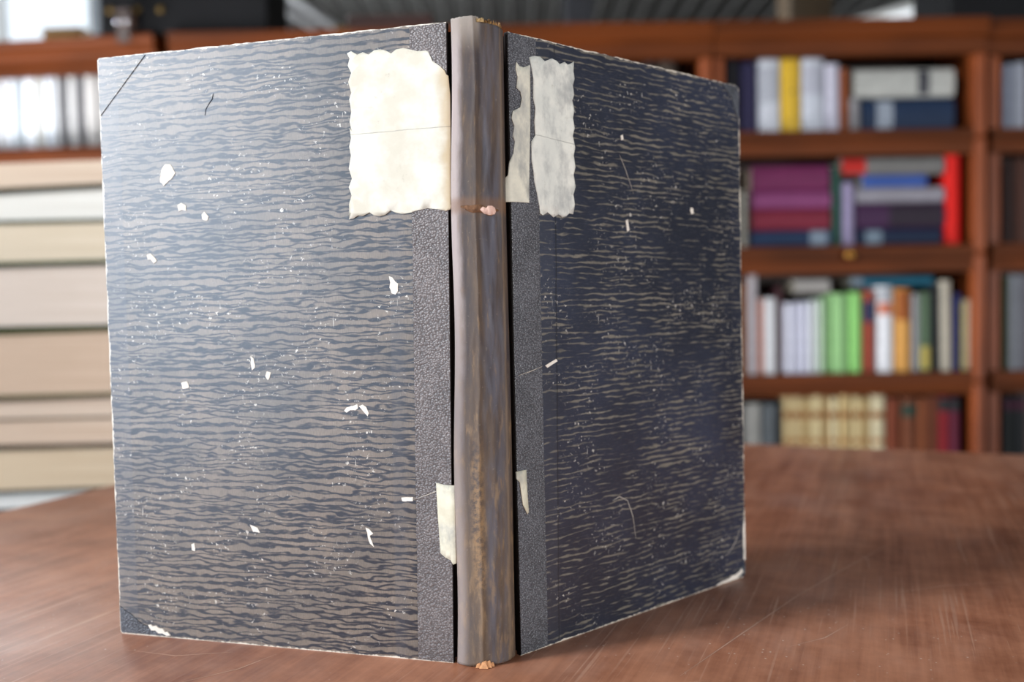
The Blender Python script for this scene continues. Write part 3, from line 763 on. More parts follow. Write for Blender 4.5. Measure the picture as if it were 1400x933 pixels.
def sheet(name, mapf, poly, t0, t1, mats, parent, cuts_u=(), cuts_v=(), smooth=False, hinge=False):
    """thin piece with the outline poly (2D, metres), its top at t1 and underside at t0 over the surface mapf(u, v, off)"""
    bm = bmesh.new()
    vs_ = [bm.verts.new((p[0], p[1], 0)) for p in poly]
    bm.faces.new(vs_)
    bmesh.ops.triangulate(bm, faces=bm.faces[:])
    for c in cuts_u:
        bmesh.ops.bisect_plane(bm, geom=bm.verts[:] + bm.edges[:] + bm.faces[:], plane_co=(c, 0, 0), plane_no=(1, 0, 0))
    for c in cuts_v:
        bmesh.ops.bisect_plane(bm, geom=bm.verts[:] + bm.edges[:] + bm.faces[:], plane_co=(0, c, 0), plane_no=(0, 1, 0))
    bm.verts.index_update()
    base = [v.co.copy() for v in bm.verts]
    n = len(base)
    tris = [[v.index for v in f.verts] for f in bm.faces]
    edges = [(e.verts[0].index, e.verts[1].index) for e in bm.edges if len(e.link_faces) == 1]
    bm.free()
    v = [mapf(p.x, p.y, t1) for p in base] + [mapf(p.x, p.y, t0) for p in base]
    f = [tuple(q) for q in tris] + [tuple(i + n for i in q[::-1]) for q in tris] + [(a, b, b + n, a + n) for a, b in edges]
    fm = [0] * (2 * len(tris)) + [(2 if abs(base[a].x) + abs(base[b].x) < 1e-4 else 1) if hinge else len(mats) - 1 for a, b in edges]
    uvs = [(p.x, p.y) for p in base] * 2
    o = mobj(name, v, f, mats, parent, fm, smooth, uvs)
    bm = bmesh.new(); bm.from_mesh(o.data)
    bmesh.ops.recalc_face_normals(bm, faces=bm.faces[:])
    bm.to_mesh(o.data); bm.free()
    return o

def paper(name, worn, cover, streak_lo, streak_hi, navy, beige, wash, joint, dens=1.0):
    """wave printed cover paper; u, v in metres"""
    g = G(name, .42, .8)
    co, u, v = g.uv()
    n1 = g.noise(g.vec(g.math('MULTIPLY', u, 56), g.math('MULTIPLY', v, 150)), 1.0, 2.0, .5)
    n2 = g.noise(g.vec(g.math('MULTIPLY', u, 90), g.math('MULTIPLY', v, 240), 3.0), 1.0, 2.0, .55)
    n3 = g.noise(co, 16.0, 3.0, .55)
    def lines(freq, na, nb, duty):       # one family of wavy printed lines, 0 on the line
        p_ = g.math('ADD', g.math('MULTIPLY', v, 2 * math.pi * freq), g.math('ADD', g.math('MULTIPLY', na, 12.5), g.math('MULTIPLY', nb, 3.0)))
        return g.math('SUBTRACT', g.math('MULTIPLY', g.math('ADD', g.math('SINE', p_), 1.0), .5), duty)
    n1b = g.noise(g.vec(g.math('MULTIPLY', u, 50), g.math('MULTIPLY', v, 130), 21.0), 1.0, 2.0, .5)
    wv = g.math('MINIMUM', lines(258 * dens, n1, n2, .0), lines(224 * dens, n1b, n2, -.03))
    brk = g.noise(g.vec(g.math('MULTIPLY', u, 130), g.math('MULTIPLY', v, 330), 9.0), 1.0, 2.0, .6)
    val = g.math('ADD', wv, g.math('ADD', g.math('MULTIPLY', g.math('SUBTRACT', brk, .5), .75), g.math('MULTIPLY', g.math('SUBTRACT', n3, .5), cover)))
    fac = g.sstep(val, streak_lo, streak_hi)
    weave = g.noise(g.vec(g.math('MULTIPLY', u, 1500), g.math('MULTIPLY', v, 300)), 1.0, 2.0)
    weave2 = g.noise(g.vec(g.math('MULTIPLY', u, 260), g.math('MULTIPLY', v, 2200)), 1.0, 2.0)
    tone = g.noise(co, 7.0, 4.0, .6)
    nv = g.mix(g.sstep(tone, .35, .68), lin(navy[0]), lin(navy[1]))
    be = g.mix(g.sstep(g.noise(co, 24.0, 4.0, .6), .3, .7), lin(beige[0]), lin(beige[1]))
    c = g.mix(g.math('MULTIPLY', fac, g.math('ADD', .45, g.math('MULTIPLY', weave, .9)), clamp=True), nv, be)
    c = g.mix(g.math('MULTIPLY', g.sstep(weave2, .55, .75), .12), c, lin((150, 150, 156)))
    for (b0, b1, soft, amt) in wash:                       # faded bands running the height of the board
        m = g.math('MULTIPLY', g.math('MULTIPLY', g.sstep(u, b0 - soft, b0 + soft), g.sstep(u, b1 + .0006, b1 - .0006)), amt)
        c = g.mix(m, c, lin((86, 88, 95)))
    for (j, amt, colr, wid) in joint:                      # the joint line of the paper
        wob = g.math('ADD', u, g.math('MULTIPLY', g.math('SUBTRACT', g.noise(g.vec(0.0, g.math('MULTIPLY', v, 40)), 1.0, 3.0), .5), .0014))
        d = g.math('ABSOLUTE', g.math('SUBTRACT', g.math('SUBTRACT', wob, g.math('MULTIPLY', v, .016)), j))
        c = g.mix(g.math('MULTIPLY', g.sstep(d, wid, wid * .3), amt), c, lin(colr))
    # scuffs: clusters of small rubbed spots
    sp = g.noise(co, 420.0, 4.0, .65)
    cl = g.noise(co, 30.0, 3.0, .6)
    spot = g.math('MULTIPLY', g.sstep(sp, .60, .655), g.sstep(cl, .47, .62))
    vert = g.sstep(g.noise(g.vec(g.math('MULTIPLY', u, 900), g.math('MULTIPLY', v, 60), 5.0), 1.0, 2.0), .72, .78)
    spot = g.math('MAXIMUM', spot, g.math('MULTIPLY', vert, g.sstep(cl, .52, .6)))
    c = g.mix(g.math('MULTIPLY', spot, worn), c, lin((222, 214, 202)))
    # rubbed edges
    en = g.math('ADD', g.math('MULTIPLY', g.noise(co, 260.0, 4.0, .7), .0034), g.math('MULTIPLY', g.noise(co, 45.0, 2.0), .0026))
    ed = g.math('MINIMUM', g.math('SUBTRACT', BW, u), g.math('MINIMUM', v, g.math('SUBTRACT', .3300, v)))
    c = g.mix(g.sstep(g.math('SUBTRACT', ed, g.math('SUBTRACT', en, .0027)), .0004, -.0002), c, lin((214, 204, 188)))
    g.color(c)
    g.rough(g.math('ADD', .30, g.math('MULTIPLY', tone, .12)))
    g.bump(g.math('ADD', g.math('MULTIPLY', weave, .6), g.math('ADD', g.math('MULTIPLY', weave2, .4), g.math('MULTIPLY', spot, .8))), .22, .00025)
    return g.m

M_paperL = paper('cover_paper_light', .85, .35, .0, .36, ((28, 30, 39), (37, 41, 52)), ((104, 95, 86), (130, 116, 102)),
                 ((.193, .2056, .0006, .28), (.0255, .0325, .003, .20)), ((.0215, .0, (0, 0, 0), .0004),))
M_paperR = paper('cover_paper_dark', .7, 1.3, .44, 1.02, ((30, 34, 46), (42, 48, 66)), ((102, 97, 88), (128, 121, 109)),
                 ((.0195, .030, .002, .12),), ((.0285, .75, (14, 16, 24), .0006),), 1.25)
gcard = G('board_core', .8, .2)
co, x, y, z = gcard.obj()
gcard.color(gcard.mix(gcard.sstep(gcard.noise(co, 90.0, 4.0, .6), .35, .65), lin((120, 108, 96)), lin((214, 200, 180))))
M_card = gcard.m

def cloth(name, a, b, scale=1050.0, glint=.5, rough=.42):
    g = G(name, rough, glint)
    co, u, v = g.uv()
    w = g.voro(g.mapped(co, (1, 1.25, 1), (0, 0, .5)), scale)
    n = g.noise(co, 40.0, 4.0, .6)
    c = g.mix(g.sstep(n, .3, .7), lin(a), lin(b))
    c = g.mix(g.math('MULTIPLY', g.sstep(w, .30, .62), .45), c, lin(tuple(int(q * .4) for q in a)))
    c = g.mix(g.math('MULTIPLY', g.sstep(g.noise(co, 300.0, 4.0, .7), .66, .74), .35), c, lin((170, 160, 150)))
    g.color(c)
    g.bump(g.math('MULTIPLY', w, -1.0), .6, .0007)
    return g.m
M_clothL = cloth('pebbled_cloth_warm', (104, 97, 96), (124, 115, 113), 820.0)
M_clothR = cloth('pebbled_cloth_cool', (82, 82, 87), (100, 100, 106), 900.0)
M_corner = cloth('corner_cloth', (70, 73, 80), (92, 96, 104), 900.0)

gs = G('spine_cloth', .45, .5)
co, u, v = gs.uv()
big = gs.noise(gs.vec(gs.math('MULTIPLY', u, 120), gs.math('MULTIPLY', v, 16)), 1.0, 4.0, .6)
mid = gs.noise(gs.vec(gs.math('MULTIPLY', u, 300), gs.math('MULTIPLY', v, 60), 4.0), 1.0, 4.0, .65)
wvu = gs.math('SINE', gs.math('MULTIPLY', u, 2 * math.pi * 1900)); wvv = gs.math('SINE', gs.math('MULTIPLY', v, 2 * math.pi * 1900))
weave = gs.math('MULTIPLY', wvu, wvv)
lowr = gs.sstep(v, .20, .03)
brown = gs.math('ADD', gs.math('MULTIPLY', big, .85), gs.math('ADD', gs.math('MULTIPLY', mid, .4), gs.math('MULTIPLY', lowr, .14)))
c = gs.mix(gs.sstep(brown, .48, .84), lin((72, 65, 66)), lin((104, 86, 71)))
cool = gs.math('MULTIPLY', gs.math('MULTIPLY', gs.sstep(u, .014, .018), gs.sstep(u, .030, .026)), gs.sstep(gs.noise(gs.vec(gs.math('MULTIPLY', u, 150), gs.math('MULTIPLY', v, 22), 8.0), 1.0, 4.0, .6), .36, .62))
c = gs.mix(gs.math('MULTIPLY', cool, .7), c, lin((102, 101, 110)))
rub = gs.math('MULTIPLY', gs.sstep(gs.math('ADD', mid, gs.math('MULTIPLY', lowr, .1)), .58, .76), .6)
c = gs.mix(rub, c, lin((150, 122, 92)))
patch = gs.math('MULTIPLY', gs.math('MULTIPLY', gs.sstep(v, .030, .05), gs.sstep(v, .135, .085)), gs.math('MULTIPLY', gs.sstep(u, .006, .010), gs.sstep(u, .0165, .0125)))
c = gs.mix(gs.math('MULTIPLY', patch, gs.math('MULTIPLY', gs.sstep(gs.noise(co, 300.0, 5.0, .7), .38, .62), .75)), c, lin((164, 130, 92)))
fleck = gs.math('MULTIPLY', gs.sstep(gs.noise(gs.vec(gs.math('MULTIPLY', u, 260), gs.math('MULTIPLY', v, 110), 15.0), 1.0, 3.0, .7), .73, .80), .4)
c = gs.mix(fleck, c, lin((150, 152, 158)))
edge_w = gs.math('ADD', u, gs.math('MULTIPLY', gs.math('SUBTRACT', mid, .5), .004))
edgeb = gs.math('MULTIPLY', gs.sstep(edge_w, .0058, .0012), gs.math('ADD', .42, gs.math('MULTIPLY', gs.sstep(v, .12, .22), .45)))  # worn left edge plus a painted highlight, stronger in the upper half
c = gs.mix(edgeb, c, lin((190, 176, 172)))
rl = gs.math('MULTIPLY', gs.sstep(gs.math('ABSOLUTE', gs.math('SUBTRACT', gs.math('ADD', u, gs.math('MULTIPLY', gs.math('SUBTRACT', mid, .5), .003)), .0292)), .0014, .0), .6)
c = gs.mix(rl, c, lin((134, 112, 92)))
head_lit = gs.math('MULTIPLY', gs.math('MULTIPLY', gs.sstep(v, .312, .331), gs.sstep(u, .0165, .0135)), .7)  # left half of the head lightened in colour to look lit
c = gs.mix(head_lit, c, lin((170, 158, 146)))
tear = gs.math('MULTIPLY', gs.sstep(gs.math('ABSOLUTE', gs.math('SUBTRACT', gs.math('ADD', v, gs.math('MULTIPLY', mid, .004)), .2395)), .006, .0015), .5)
c = gs.mix(tear, c, lin((134, 96, 66)))
c = gs.mix(gs.math('MULTIPLY', gs.sstep(gs.noise(co, 520.0, 3.0, .7), .64, .72), .4), c, lin((172, 156, 138)))
gs.color(c)
gs.bump(gs.math('ADD', gs.math('MULTIPLY', weave, .6), gs.math('MULTIPLY', gs.noise(co, 420.0, 4.0, .65), 1.6)), .5, .0005)
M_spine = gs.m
M_hinge = plain((26, 20, 20), .8, .2, .2, 60.0)

def label_mat(name, a, b, stain, crease_v, slope):
    g = G(name, .62, .3)
    co, u, v = g.uv()
    c = g.mix(g.sstep(g.noise(co, 55.0, 5.0, .62), .36, .66), lin(a), lin(b))
    c = g.mix(g.math('MULTIPLY', g.sstep(g.noise(co, 140.0, 5.0, .7), .60, .76), .45), c, lin((150, 140, 122)))
    if stain:   # glue stain at the torn spine edge
        m = g.math('MULTIPLY', g.sstep(g.math('ADD', u, g.math('MULTIPLY', g.noise(co, 90.0, 4.0), .010)), .0110, .0035), .65)
        c = g.mix(m, c, lin((176, 146, 100)))
    else:
        m = g.math('MULTIPLY', g.sstep(g.noise(g.vec(g.math('MULTIPLY', u, 70), g.math('MULTIPLY', v, 34), 2.0), 1.0, 5.0, .65), .45, .68), .6)
        c = g.mix(m, c, lin((132, 134, 136)))
    wob = g.math('MULTIPLY', g.math('SUBTRACT', g.noise(co, 200.0, 3.0), .5), .0008)
    d = g.math('ABSOLUTE', g.math('SUBTRACT', g.math('ADD', v, g.math('ADD', wob, g.math('MULTIPLY', u, slope))), crease_v))
    c = g.mix(g.math('MULTIPLY', g.math('MULTIPLY', g.sstep(d, .00035, .0001), g.noise(co, 90.0, 2.0)), .9), c, lin((96, 92, 88)))
    g.color(c)
    g.bump(g.noise(co, 320.0, 4.0, .6), .12, .0004)
    return g.m
M_label = label_mat('label_paper', (202, 195, 178), (218, 213, 200), True, .2772, .012)
M_label2 = label_mat('label_paper_grey', (210, 210, 202), (226, 224, 214), False, .2795, .075)
M_strip2 = label_mat('label_paper_soiled', (200, 196, 182), (222, 216, 198), False, .20, .0)
M_tape = label_mat('tape_paper', (204, 197, 174), (222, 216, 196), False, -1.0, .1)
M_chip = plain((226, 216, 204), .8, .2, .06, 90.0)
gp = G('page_edges', .75, .2)
co, x, y, z = gp.obj()
gp.color(gp.mix(gp.noise(gp.mapped(co, (900, 900, 2)), 1.0, 3.0), lin((150, 128, 98)), lin((216, 200, 172))))
M_pages = gp.m

old = empty('old_book', (0, 0, 0))
tag(old, 'large worn navy book standing open upright, cream labels by its spine', 'book')

def ragged(poly, amp, step=.0012, seed=1):
    """the same outline with short uneven edges"""
    rnd = random.Random(seed); out = []
    for i, a in enumerate(poly):
        b = poly[(i + 1) % len(poly)]
        n = max(1, int(math.hypot(b[0] - a[0], b[1] - a[1]) / step))
        for k_ in range(n):
            t = k_ / n
            out.append((a[0] + (b[0] - a[0]) * t + rnd.uniform(-amp, amp), a[1] + (b[1] - a[1]) * t + rnd.uniform(-amp, amp)))
    return out
def outline(jit, r, seed):
    """board outline, hinge edge at u = 0, rounded and rubbed outer corners"""
    rnd = random.Random(seed)
    pts = []
    def line(a, b, n, j):
        for i in range(n):
            t = i / n
            pts.append((a[0] + (b[0] - a[0]) * t + (rnd.uniform(-j, j) if i else 0), a[1] + (b[1] - a[1]) * t + (rnd.uniform(-j, j) if i else 0)))
    def arc(cx, cy, a0):
        for i in range(5):
            a = a0 + math.pi / 2 * i / 5
            pts.append((cx + r * math.cos(a), cy + r * math.sin(a)))
    line((0, 0), (BW - r, 0), 60, 0)
    arc(BW - r, r, -math.pi / 2)
    line((BW, r), (BW, BH - r), 80, jit)
    arc(BW - r, BH - r, 0)
    line((BW - r, BH), (0, BH), 60, jit)
    line((0, BH), (0, 0), 4, 0)
    return pts
CL = .0196    # width of the cloth along the spine
for side, mp, mc, seed in (('L', M_paperL, M_clothL, 3), ('R', M_paperR, M_clothR, 5)):
    mf = lambda u, v, o, s=side: S(s, u, v, o)
    sheet('board', mf, outline(.00028, .0016 if side == 'L' else .003, seed), -.0032, 0.0, [mp, M_card, M_hinge], old, hinge=True)
    rnd = random.Random(seed)
    n = 40
    cp = [(.0, 0.0006), (CL, 0.0006)] + [(CL + rnd.uniform(-.0002, .0002), BH * i / n) for i in range(1, n)] + [(CL, BH - .0006), (.0, BH - .0006)]
    o = sheet('cloth_strip', mf, cp, -.0002, .0004, [mc], old)
    tag(o, 'pebbled grey cloth strip beside the spine')
    # rounded joint edge of the board
    hp = [(-.0014, .0006), (.0002, .0004), (.0002, BH - .0006), (-.0014, BH - .0008)]
    # page block behind the board
    pb = [(.004, .004), (BW - .006, .004), (BW - .006, BH - .004), (.004, BH - .004)]
    sheet('page_block', mf, pb, -.0165, -.0034, [M_pages], old)

cornersL = [[(.1745, BH - .0008), (.2049, .2975), (.2049, BH - .0022), (.2035, BH - .0008)],
            [(.2049, .0160), (.2015, .0135), (.1975, .0118), (.1955, .0100), (.1915, .0072), (.1870, .0055), (.1800, .0036), (.1735, .0008), (.2035, .0008), (.2049, .0022)]]
cornersR = [[(.185, BH - .0008), (.190, .3262), (.1965, .3215), (.1995, .3155), (.2046, .3045), (.2049, .326), (.202, BH - .0008)],
            [(.2049, .0090), (.2000, .0068), (.1955, .0050), (.190, .0008), (.2015, .0008), (.2049, .004)]]
for side, cs in (('L', cornersL), ('R', cornersR)):
    for i, c in enumerate(cs):
        o = sheet('corner_piece', lambda u, v, o, s=side: S(s, u, v, o), c, -.0002, .00045, [(M_paperL if (side, i) == ('L', 0) else M_corner)], old)
        tag(o, 'grey cloth corner' if (side, i) != ('L', 0) else 'paper covered corner with a raised diagonal edge')
# bare board at the rubbed lower right corner, with the flap lifting above it
for c_ in ([(.2053, .042), (.2046, .039), (.2034, .0355), (.2027, .031), (.2031, .026), (.2028, .022), (.2036, .018), (.2030, .012), (.2053, .011)],
           [(.2005, .0066), (.1985, .0048), (.1962, .0044), (.193, .0034), (.1905, .0036), (.186, .0024), (.178, .0020), (.172, .0008), (.195, .0004), (.2025, .0036)]):
    sheet('worn_chip', lambda u, v, o: S('R', u, v, o), c_, -.0002, .0005, [M_chip], old)
sheet('worn_chip', lambda u, v, o: S('L', u, v, o), [(.1862, .0062), (.1845, .0068), (.1832, .0058), (.1810, .0063), (.1790, .0050), (.1765, .0048), (.1750, .0030), (.1735, .0034), (.1715, .0014), (.1740, .0010), (.1768, .0022), (.1795, .0020), (.1815, .0036), (.1842, .0034)], -.0002, .0006, [M_chip], old)

LABEL_L= [(0.0539, 0.3188), (0.0516, 0.3198), (0.0482, 0.3177), (0.0451, 0.3187), (0.0419, 0.3172), (0.0388, 0.3191), (0.0355, 0.3193), (0.0324, 0.3184), (0.0296, 0.3167), (0.0268, 0.3185), (0.0229, 0.3189), (0.0191, 0.3177), (0.0152, 0.3165), (0.0109, 0.3165), (0.0095, 0.3159), (0.0074, 0.311), (0.0039, 0.3084), (0.0009, 0.3056), (0.0001, 0.3035), (-0.001, 0.3027), (-0.0017, 0.2931), (-0.0016, 0.2673), (-0.0014, 0.2376), (-0.0018, 0.2375), (-0.0012, 0.2352), (0.001, 0.2345), (0.0054, 0.2355), (0.0109, 0.2363), (0.0164, 0.2355), (0.0198, 0.2346), (0.0243, 0.234), (0.0282, 0.2347), (0.0313, 0.2362), (0.0344, 0.234), (0.0376, 0.2334), (0.0407, 0.2341), (0.043, 0.2357), (0.0467, 0.234), (0.0496, 0.2344), (0.0522, 0.2329), (0.0547, 0.2326), (0.053, 0.2364), (0.0544, 0.2405), (0.0528, 0.2449), (0.0543, 0.2493), (0.0524, 0.2537), (0.054, 0.2591), (0.0527, 0.2657), (0.0536, 0.2705), (0.0525, 0.2747), (0.0533, 0.2802), (0.0521, 0.2785), (0.0532, 0.2834), (0.0522, 0.2886), (0.0532, 0.295), (0.052, 0.2984), (0.0536, 0.304), (0.0518, 0.3086), (0.0536, 0.3125), (0.0525, 0.3161)]
STRIP_R= [(0.0051, 0.3148), (0.0071, 0.313), (0.0099, 0.3127), (0.0149, 0.3149), (0.0138, 0.2846), (0.0121, 0.2416), (0.0044, 0.2416), (-0.0038, 0.2413), (-0.004, 0.2521), (-0.0018, 0.2553), (-0.0008, 0.2625), (0.0017, 0.2668), (0.0028, 0.2731), (0.0015, 0.276), (0.0025, 0.2812), (0.0007, 0.2851), (0.0016, 0.2888), (0.0069, 0.2915), (0.0081, 0.2962), (0.0072, 0.2997), (0.0045, 0.3014), (0.0056, 0.3072), (0.0043, 0.3111)]
LABEL_R= [(0.0144, 0.3188), (0.0179, 0.3201), (0.0222, 0.3204), (0.0258, 0.3185), (0.031, 0.3208), (0.0347, 0.3201), (0.0369, 0.3186), (0.0407, 0.3204), (0.0432, 0.3193), (0.0453, 0.3201), (0.0479, 0.3217), (0.0475, 0.3165), (0.0483, 0.3123), (0.0469, 0.3083), (0.0479, 0.3036), (0.0463, 0.3001), (0.0478, 0.2949), (0.0465, 0.2904), (0.0476, 0.2851), (0.0459, 0.2806), (0.0476, 0.2743), (0.0462, 0.2698), (0.0474, 0.2634), (0.0459, 0.259), (0.0473, 0.2525), (0.0456, 0.2481), (0.0467, 0.2427), (0.0453, 0.2372), (0.0423, 0.2376), (0.0399, 0.2358), (0.0369, 0.2352), (0.0339, 0.2366), (0.0301, 0.2348), (0.0257, 0.2373), (0.022, 0.2355), (0.0199, 0.2365), (0.0197, 0.2402), (0.018, 0.2474), (0.0163, 0.2536), (0.0159, 0.2588), (0.0146, 0.2639), (0.0145, 0.2743), (0.0173, 0.2777), (0.0169, 0.2849), (0.0178, 0.2923), (0.0165, 0.2973), (0.0171, 0.3078), (0.0156, 0.3148)]
TAPE_L= [(0.0081, 0.0945), (0.0037, 0.0935), (-0.0025, 0.0933), (-0.0028, 0.0796), (-0.0028, 0.0643), (-0.0022, 0.0525), (-0.0006, 0.052), (0.0006, 0.0542), (0.0038, 0.0556), (0.0062, 0.0577), (0.0072, 0.0754)]
TAPE_R= [(-0.0011, 0.0992), (0.0059, 0.0993), (0.0061, 0.0884), (0.0069, 0.0764), (0.006, 0.0754), (0.0028, 0.081), (0.001, 0.0931), (-0.001, 0.0953)]
CHIPS_L= [[(0.1643, 0.2679), (0.1611, 0.2677), (0.158, 0.2631), (0.16, 0.2604), (0.1657, 0.2562), (0.168, 0.2584), (0.1668, 0.2652)], [(0.1574, 0.2449), (0.155, 0.246), (0.1523, 0.2446), (0.1519, 0.2418), (0.1547, 0.2423), (0.157, 0.2416)], [(0.1424, 0.2389), (0.1406, 0.2405), (0.1384, 0.2379), (0.1389, 0.2356), (0.1421, 0.2365)], [(0.1781, 0.218), (0.1757, 0.2187), (0.173, 0.2162), (0.1717, 0.2145), (0.1736, 0.2133), (0.1759, 0.2155), (0.1778, 0.2155)], [(0.0329, 0.202), (0.0309, 0.2012), (0.0293, 0.1989), (0.0277, 0.1981), (0.0281, 0.1943), (0.0294, 0.1924), (0.0318, 0.1933), (0.0326, 0.1963), (0.0321, 0.199)], [(0.0597, 0.1312), (0.0584, 0.1328), (0.0546, 0.134), (0.052, 0.1348), (0.0516, 0.1329), (0.0533, 0.1317), (0.0567, 0.1317), (0.0585, 0.1301)], [(0.0512, 0.1337), (0.0491, 0.1345), (0.047, 0.1333), (0.0462, 0.131), (0.0454, 0.1302), (0.0462, 0.1287), (0.0487, 0.131)], [(0.1148, 0.1608), (0.113, 0.1592), (0.1123, 0.1543), (0.1141, 0.1531), (0.1149, 0.1568)], [(0.0487, 0.0689), (0.0466, 0.0682), (0.0445, 0.0659), (0.0462, 0.0647), (0.0442, 0.0589), (0.0463, 0.0603)], [(0.0279, 0.0857), (0.0213, 0.0863), (0.0213, 0.0844), (0.0275, 0.0838)], [(0.1589, 0.1458), (0.1551, 0.1466), (0.1538, 0.1433), (0.1581, 0.1425)], [(0.1052, 0.1523), (0.1026, 0.1515), (0.1045, 0.1475), (0.1062, 0.1499)], [(0.1558, 0.0544), (0.1539, 0.0553), (0.1536, 0.0508), (0.1555, 0.0515)], [(0.1182, 0.0673), (0.1137, 0.0659), (0.1119, 0.0635), (0.1165, 0.0637)]]
CHIPS_R= [[(0.1514, 0.2466), (0.1537, 0.2462), (0.1544, 0.243), (0.1521, 0.2424), (0.1507, 0.2447)], [(0.0219, 0.1541), (0.0303, 0.1573), (0.0314, 0.156), (0.0236, 0.1528)], [(0.0863, 0.2848), (0.0882, 0.2858), (0.0888, 0.2829), (0.0868, 0.2823)], [(0.0895, 0.2356), (0.0914, 0.2365), (0.0926, 0.2301), (0.0906, 0.2292)]]

for pl in CHIPS_L: sheet('worn_chip', lambda u, v, o: S('L', u, v, o), ragged(pl, .0002, .0014, 5), -.0002, .0003 if min(p[0] for p in pl) > CL else .0006, [M_chip], old)
for pl in CHIPS_R: sheet('worn_chip', lambda u, v, o: S('R', u, v, o), pl, -.0002, .0003, [M_chip], old)

def curl(u):      # the label follows the hinge groove and turns in at the spine
    return 0.0 if u > 0 else -.0009 * (u / .002) ** 2
def label_map(side):
    def f(u, v, o):
        lift = .0006
        return S(side, u, v, o + lift + curl(u) + .0002 * math.sin(v * 90 + u * 60))
    return f
cu = [.0 + i * .0008 for i in range(-2, 5)] + [.008, .0125, .0165, .0192, .0198, .026, .034, .042]
cv = [.236 + i * .006 for i in range(14)]
o = sheet('paper_label', label_map('L'), LABEL_L, -.0002, .00025, [M_label], old, cu, cv, True)
tag(o, 'large cream paper label with scalloped edge and torn corner')
o = sheet('paper_label', label_map('R'), LABEL_R, -.0002, .00025, [M_label2], old, [.016, .0192, .0198, .026, .034, .042], cv, True)
tag(o, 'greyish paper label piece with scalloped outer edge')
o = sheet('paper_label', label_map('R'), STRIP_R, -.0002, .0003, [M_strip2], old, cu, cv, True)
tag(o, 'torn narrow strip of the right paper label')
o = sheet('tape_remnant', label_map('L'), TAPE_L, -.0002, .0004, [M_tape], old, cu, [.06, .07, .08, .09], True)
tag(o, 'cream paper remnant on the left hinge')
o = sheet('tape_remnant', label_map('R'), TAPE_R, -.0002, .0004, [M_tape], old, cu, [.08, .09], True)
tag(o, 'small tapered paper remnant on the right hinge')

# spine: a bulging cloth strip between the two hinges
def spine_pt(s, v, off=0.0):
    """s 0..1 across from the left hinge to the right one"""
    t = v / BH
    a = BC['lB'].lerp(BC['lT'], t) + Vector((.0021 + .0006 * math.sin(v * 46), -.0010, 0))
    b = BC['rB'].lerp(BC['rT'], t) + Vector((-.0026 - .0002 * math.sin(v * 30 + 1), -.0014, 0))
    base = a.lerp(b, s)
    e = (b - a).normalized()
    out = Vector((e.y, -e.x, 0)).normalized()
    if out.y > 0: out = -out
    q = abs(2 * s - 1)
    bul = .0085 * (1 - q ** 3.2)
    crn = .0006 * math.exp(-((s - .36 - .10 * max(0, (v - .24) / .09) * 0) / .035) ** 2) * (1 + .5 * math.sin(v * 70))       # ridge down the spine
    crn += .0009 * math.exp(-((s - .30 - .25 * (v - .29)) / .05) ** 2) * max(0, min(1, (v - .255) / .03))
    wob = .0005 * mnoise.noise(Vector((s * 5, v * 28, 0))) + .00045 * mnoise.noise(Vector((s * 9, v * 70, 3)))
    if s < .2: wob += .0007 * mnoise.noise(Vector((7, v * 45, 1))) * (1 - s / .2)
    return base + out * (bul + (crn + wob) * min(1, 8 * (1 - q)) + off)
NS, NV = 44, 220
SW = .0335
verts, faces, uvs = [], [], []
def top_of(s):
    if s < .44: return .3322 + .0005 * mnoise.noise(Vector((s * 30, 0, 0))) - .0006 * s
    return .3292 - .0012 * (s - .44) + .0005 * mnoise.noise(Vector((s * 40, 5, 0)))
def bot_of(s):
    return .0003 + .0009 * max(0, mnoise.noise(Vector((s * 26, 9, 0)))) + (.0006 if s > .45 else 0)
for j in range(NV + 1):
    for i in range(NS + 1):
        s = i / NS
        v = bot_of(s) + (top_of(s) - bot_of(s)) * j / NV
        p = spine_pt(s, v)
        verts.append((p.x, p.y, v)); uvs.append((s * SW, v))
for j in range(NV):
    for i in range(NS):
        a = j * (NS + 1) + i
        faces.append((a, a + 1, a + NS + 2, a + NS + 1))
n0 = len(verts)
for j in range(NV + 1):       # thickness: an inner skin
    for i in range(NS + 1):
        x, y, z = verts[j * (NS + 1) + i]
        q = abs(2 * i / NS - 1)
        verts.append((x * (1 - .06), y + .0012 + .001 * q, z)); uvs.append(uvs[j * (NS + 1) + i])
for j in range(NV):
    for i in range(NS):
        a = n0 + j * (NS + 1) + i
        faces.append((a, a + NS + 1, a + NS + 2, a + 1))
for j in range(NV):
    for i in (0, NS):
        a = j * (NS + 1) + i
        faces.append((a, a + NS + 1, a + n0 + NS + 1, a + n0))
for i in range(NS):
    for j in (0, NV):
        a = j * (NS + 1) + i
        faces.append((a, a + 1, a + n0 + 1, a + n0))
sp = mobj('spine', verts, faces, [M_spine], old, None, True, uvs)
bm = bmesh.new(); bm.from_mesh(sp.data); bmesh.ops.recalc_face_normals(bm, faces=bm.faces[:]); bm.to_mesh(sp.data); bm.free()
tag(sp, 'rounded brown grey cloth spine, rubbed and loose at the hinges')

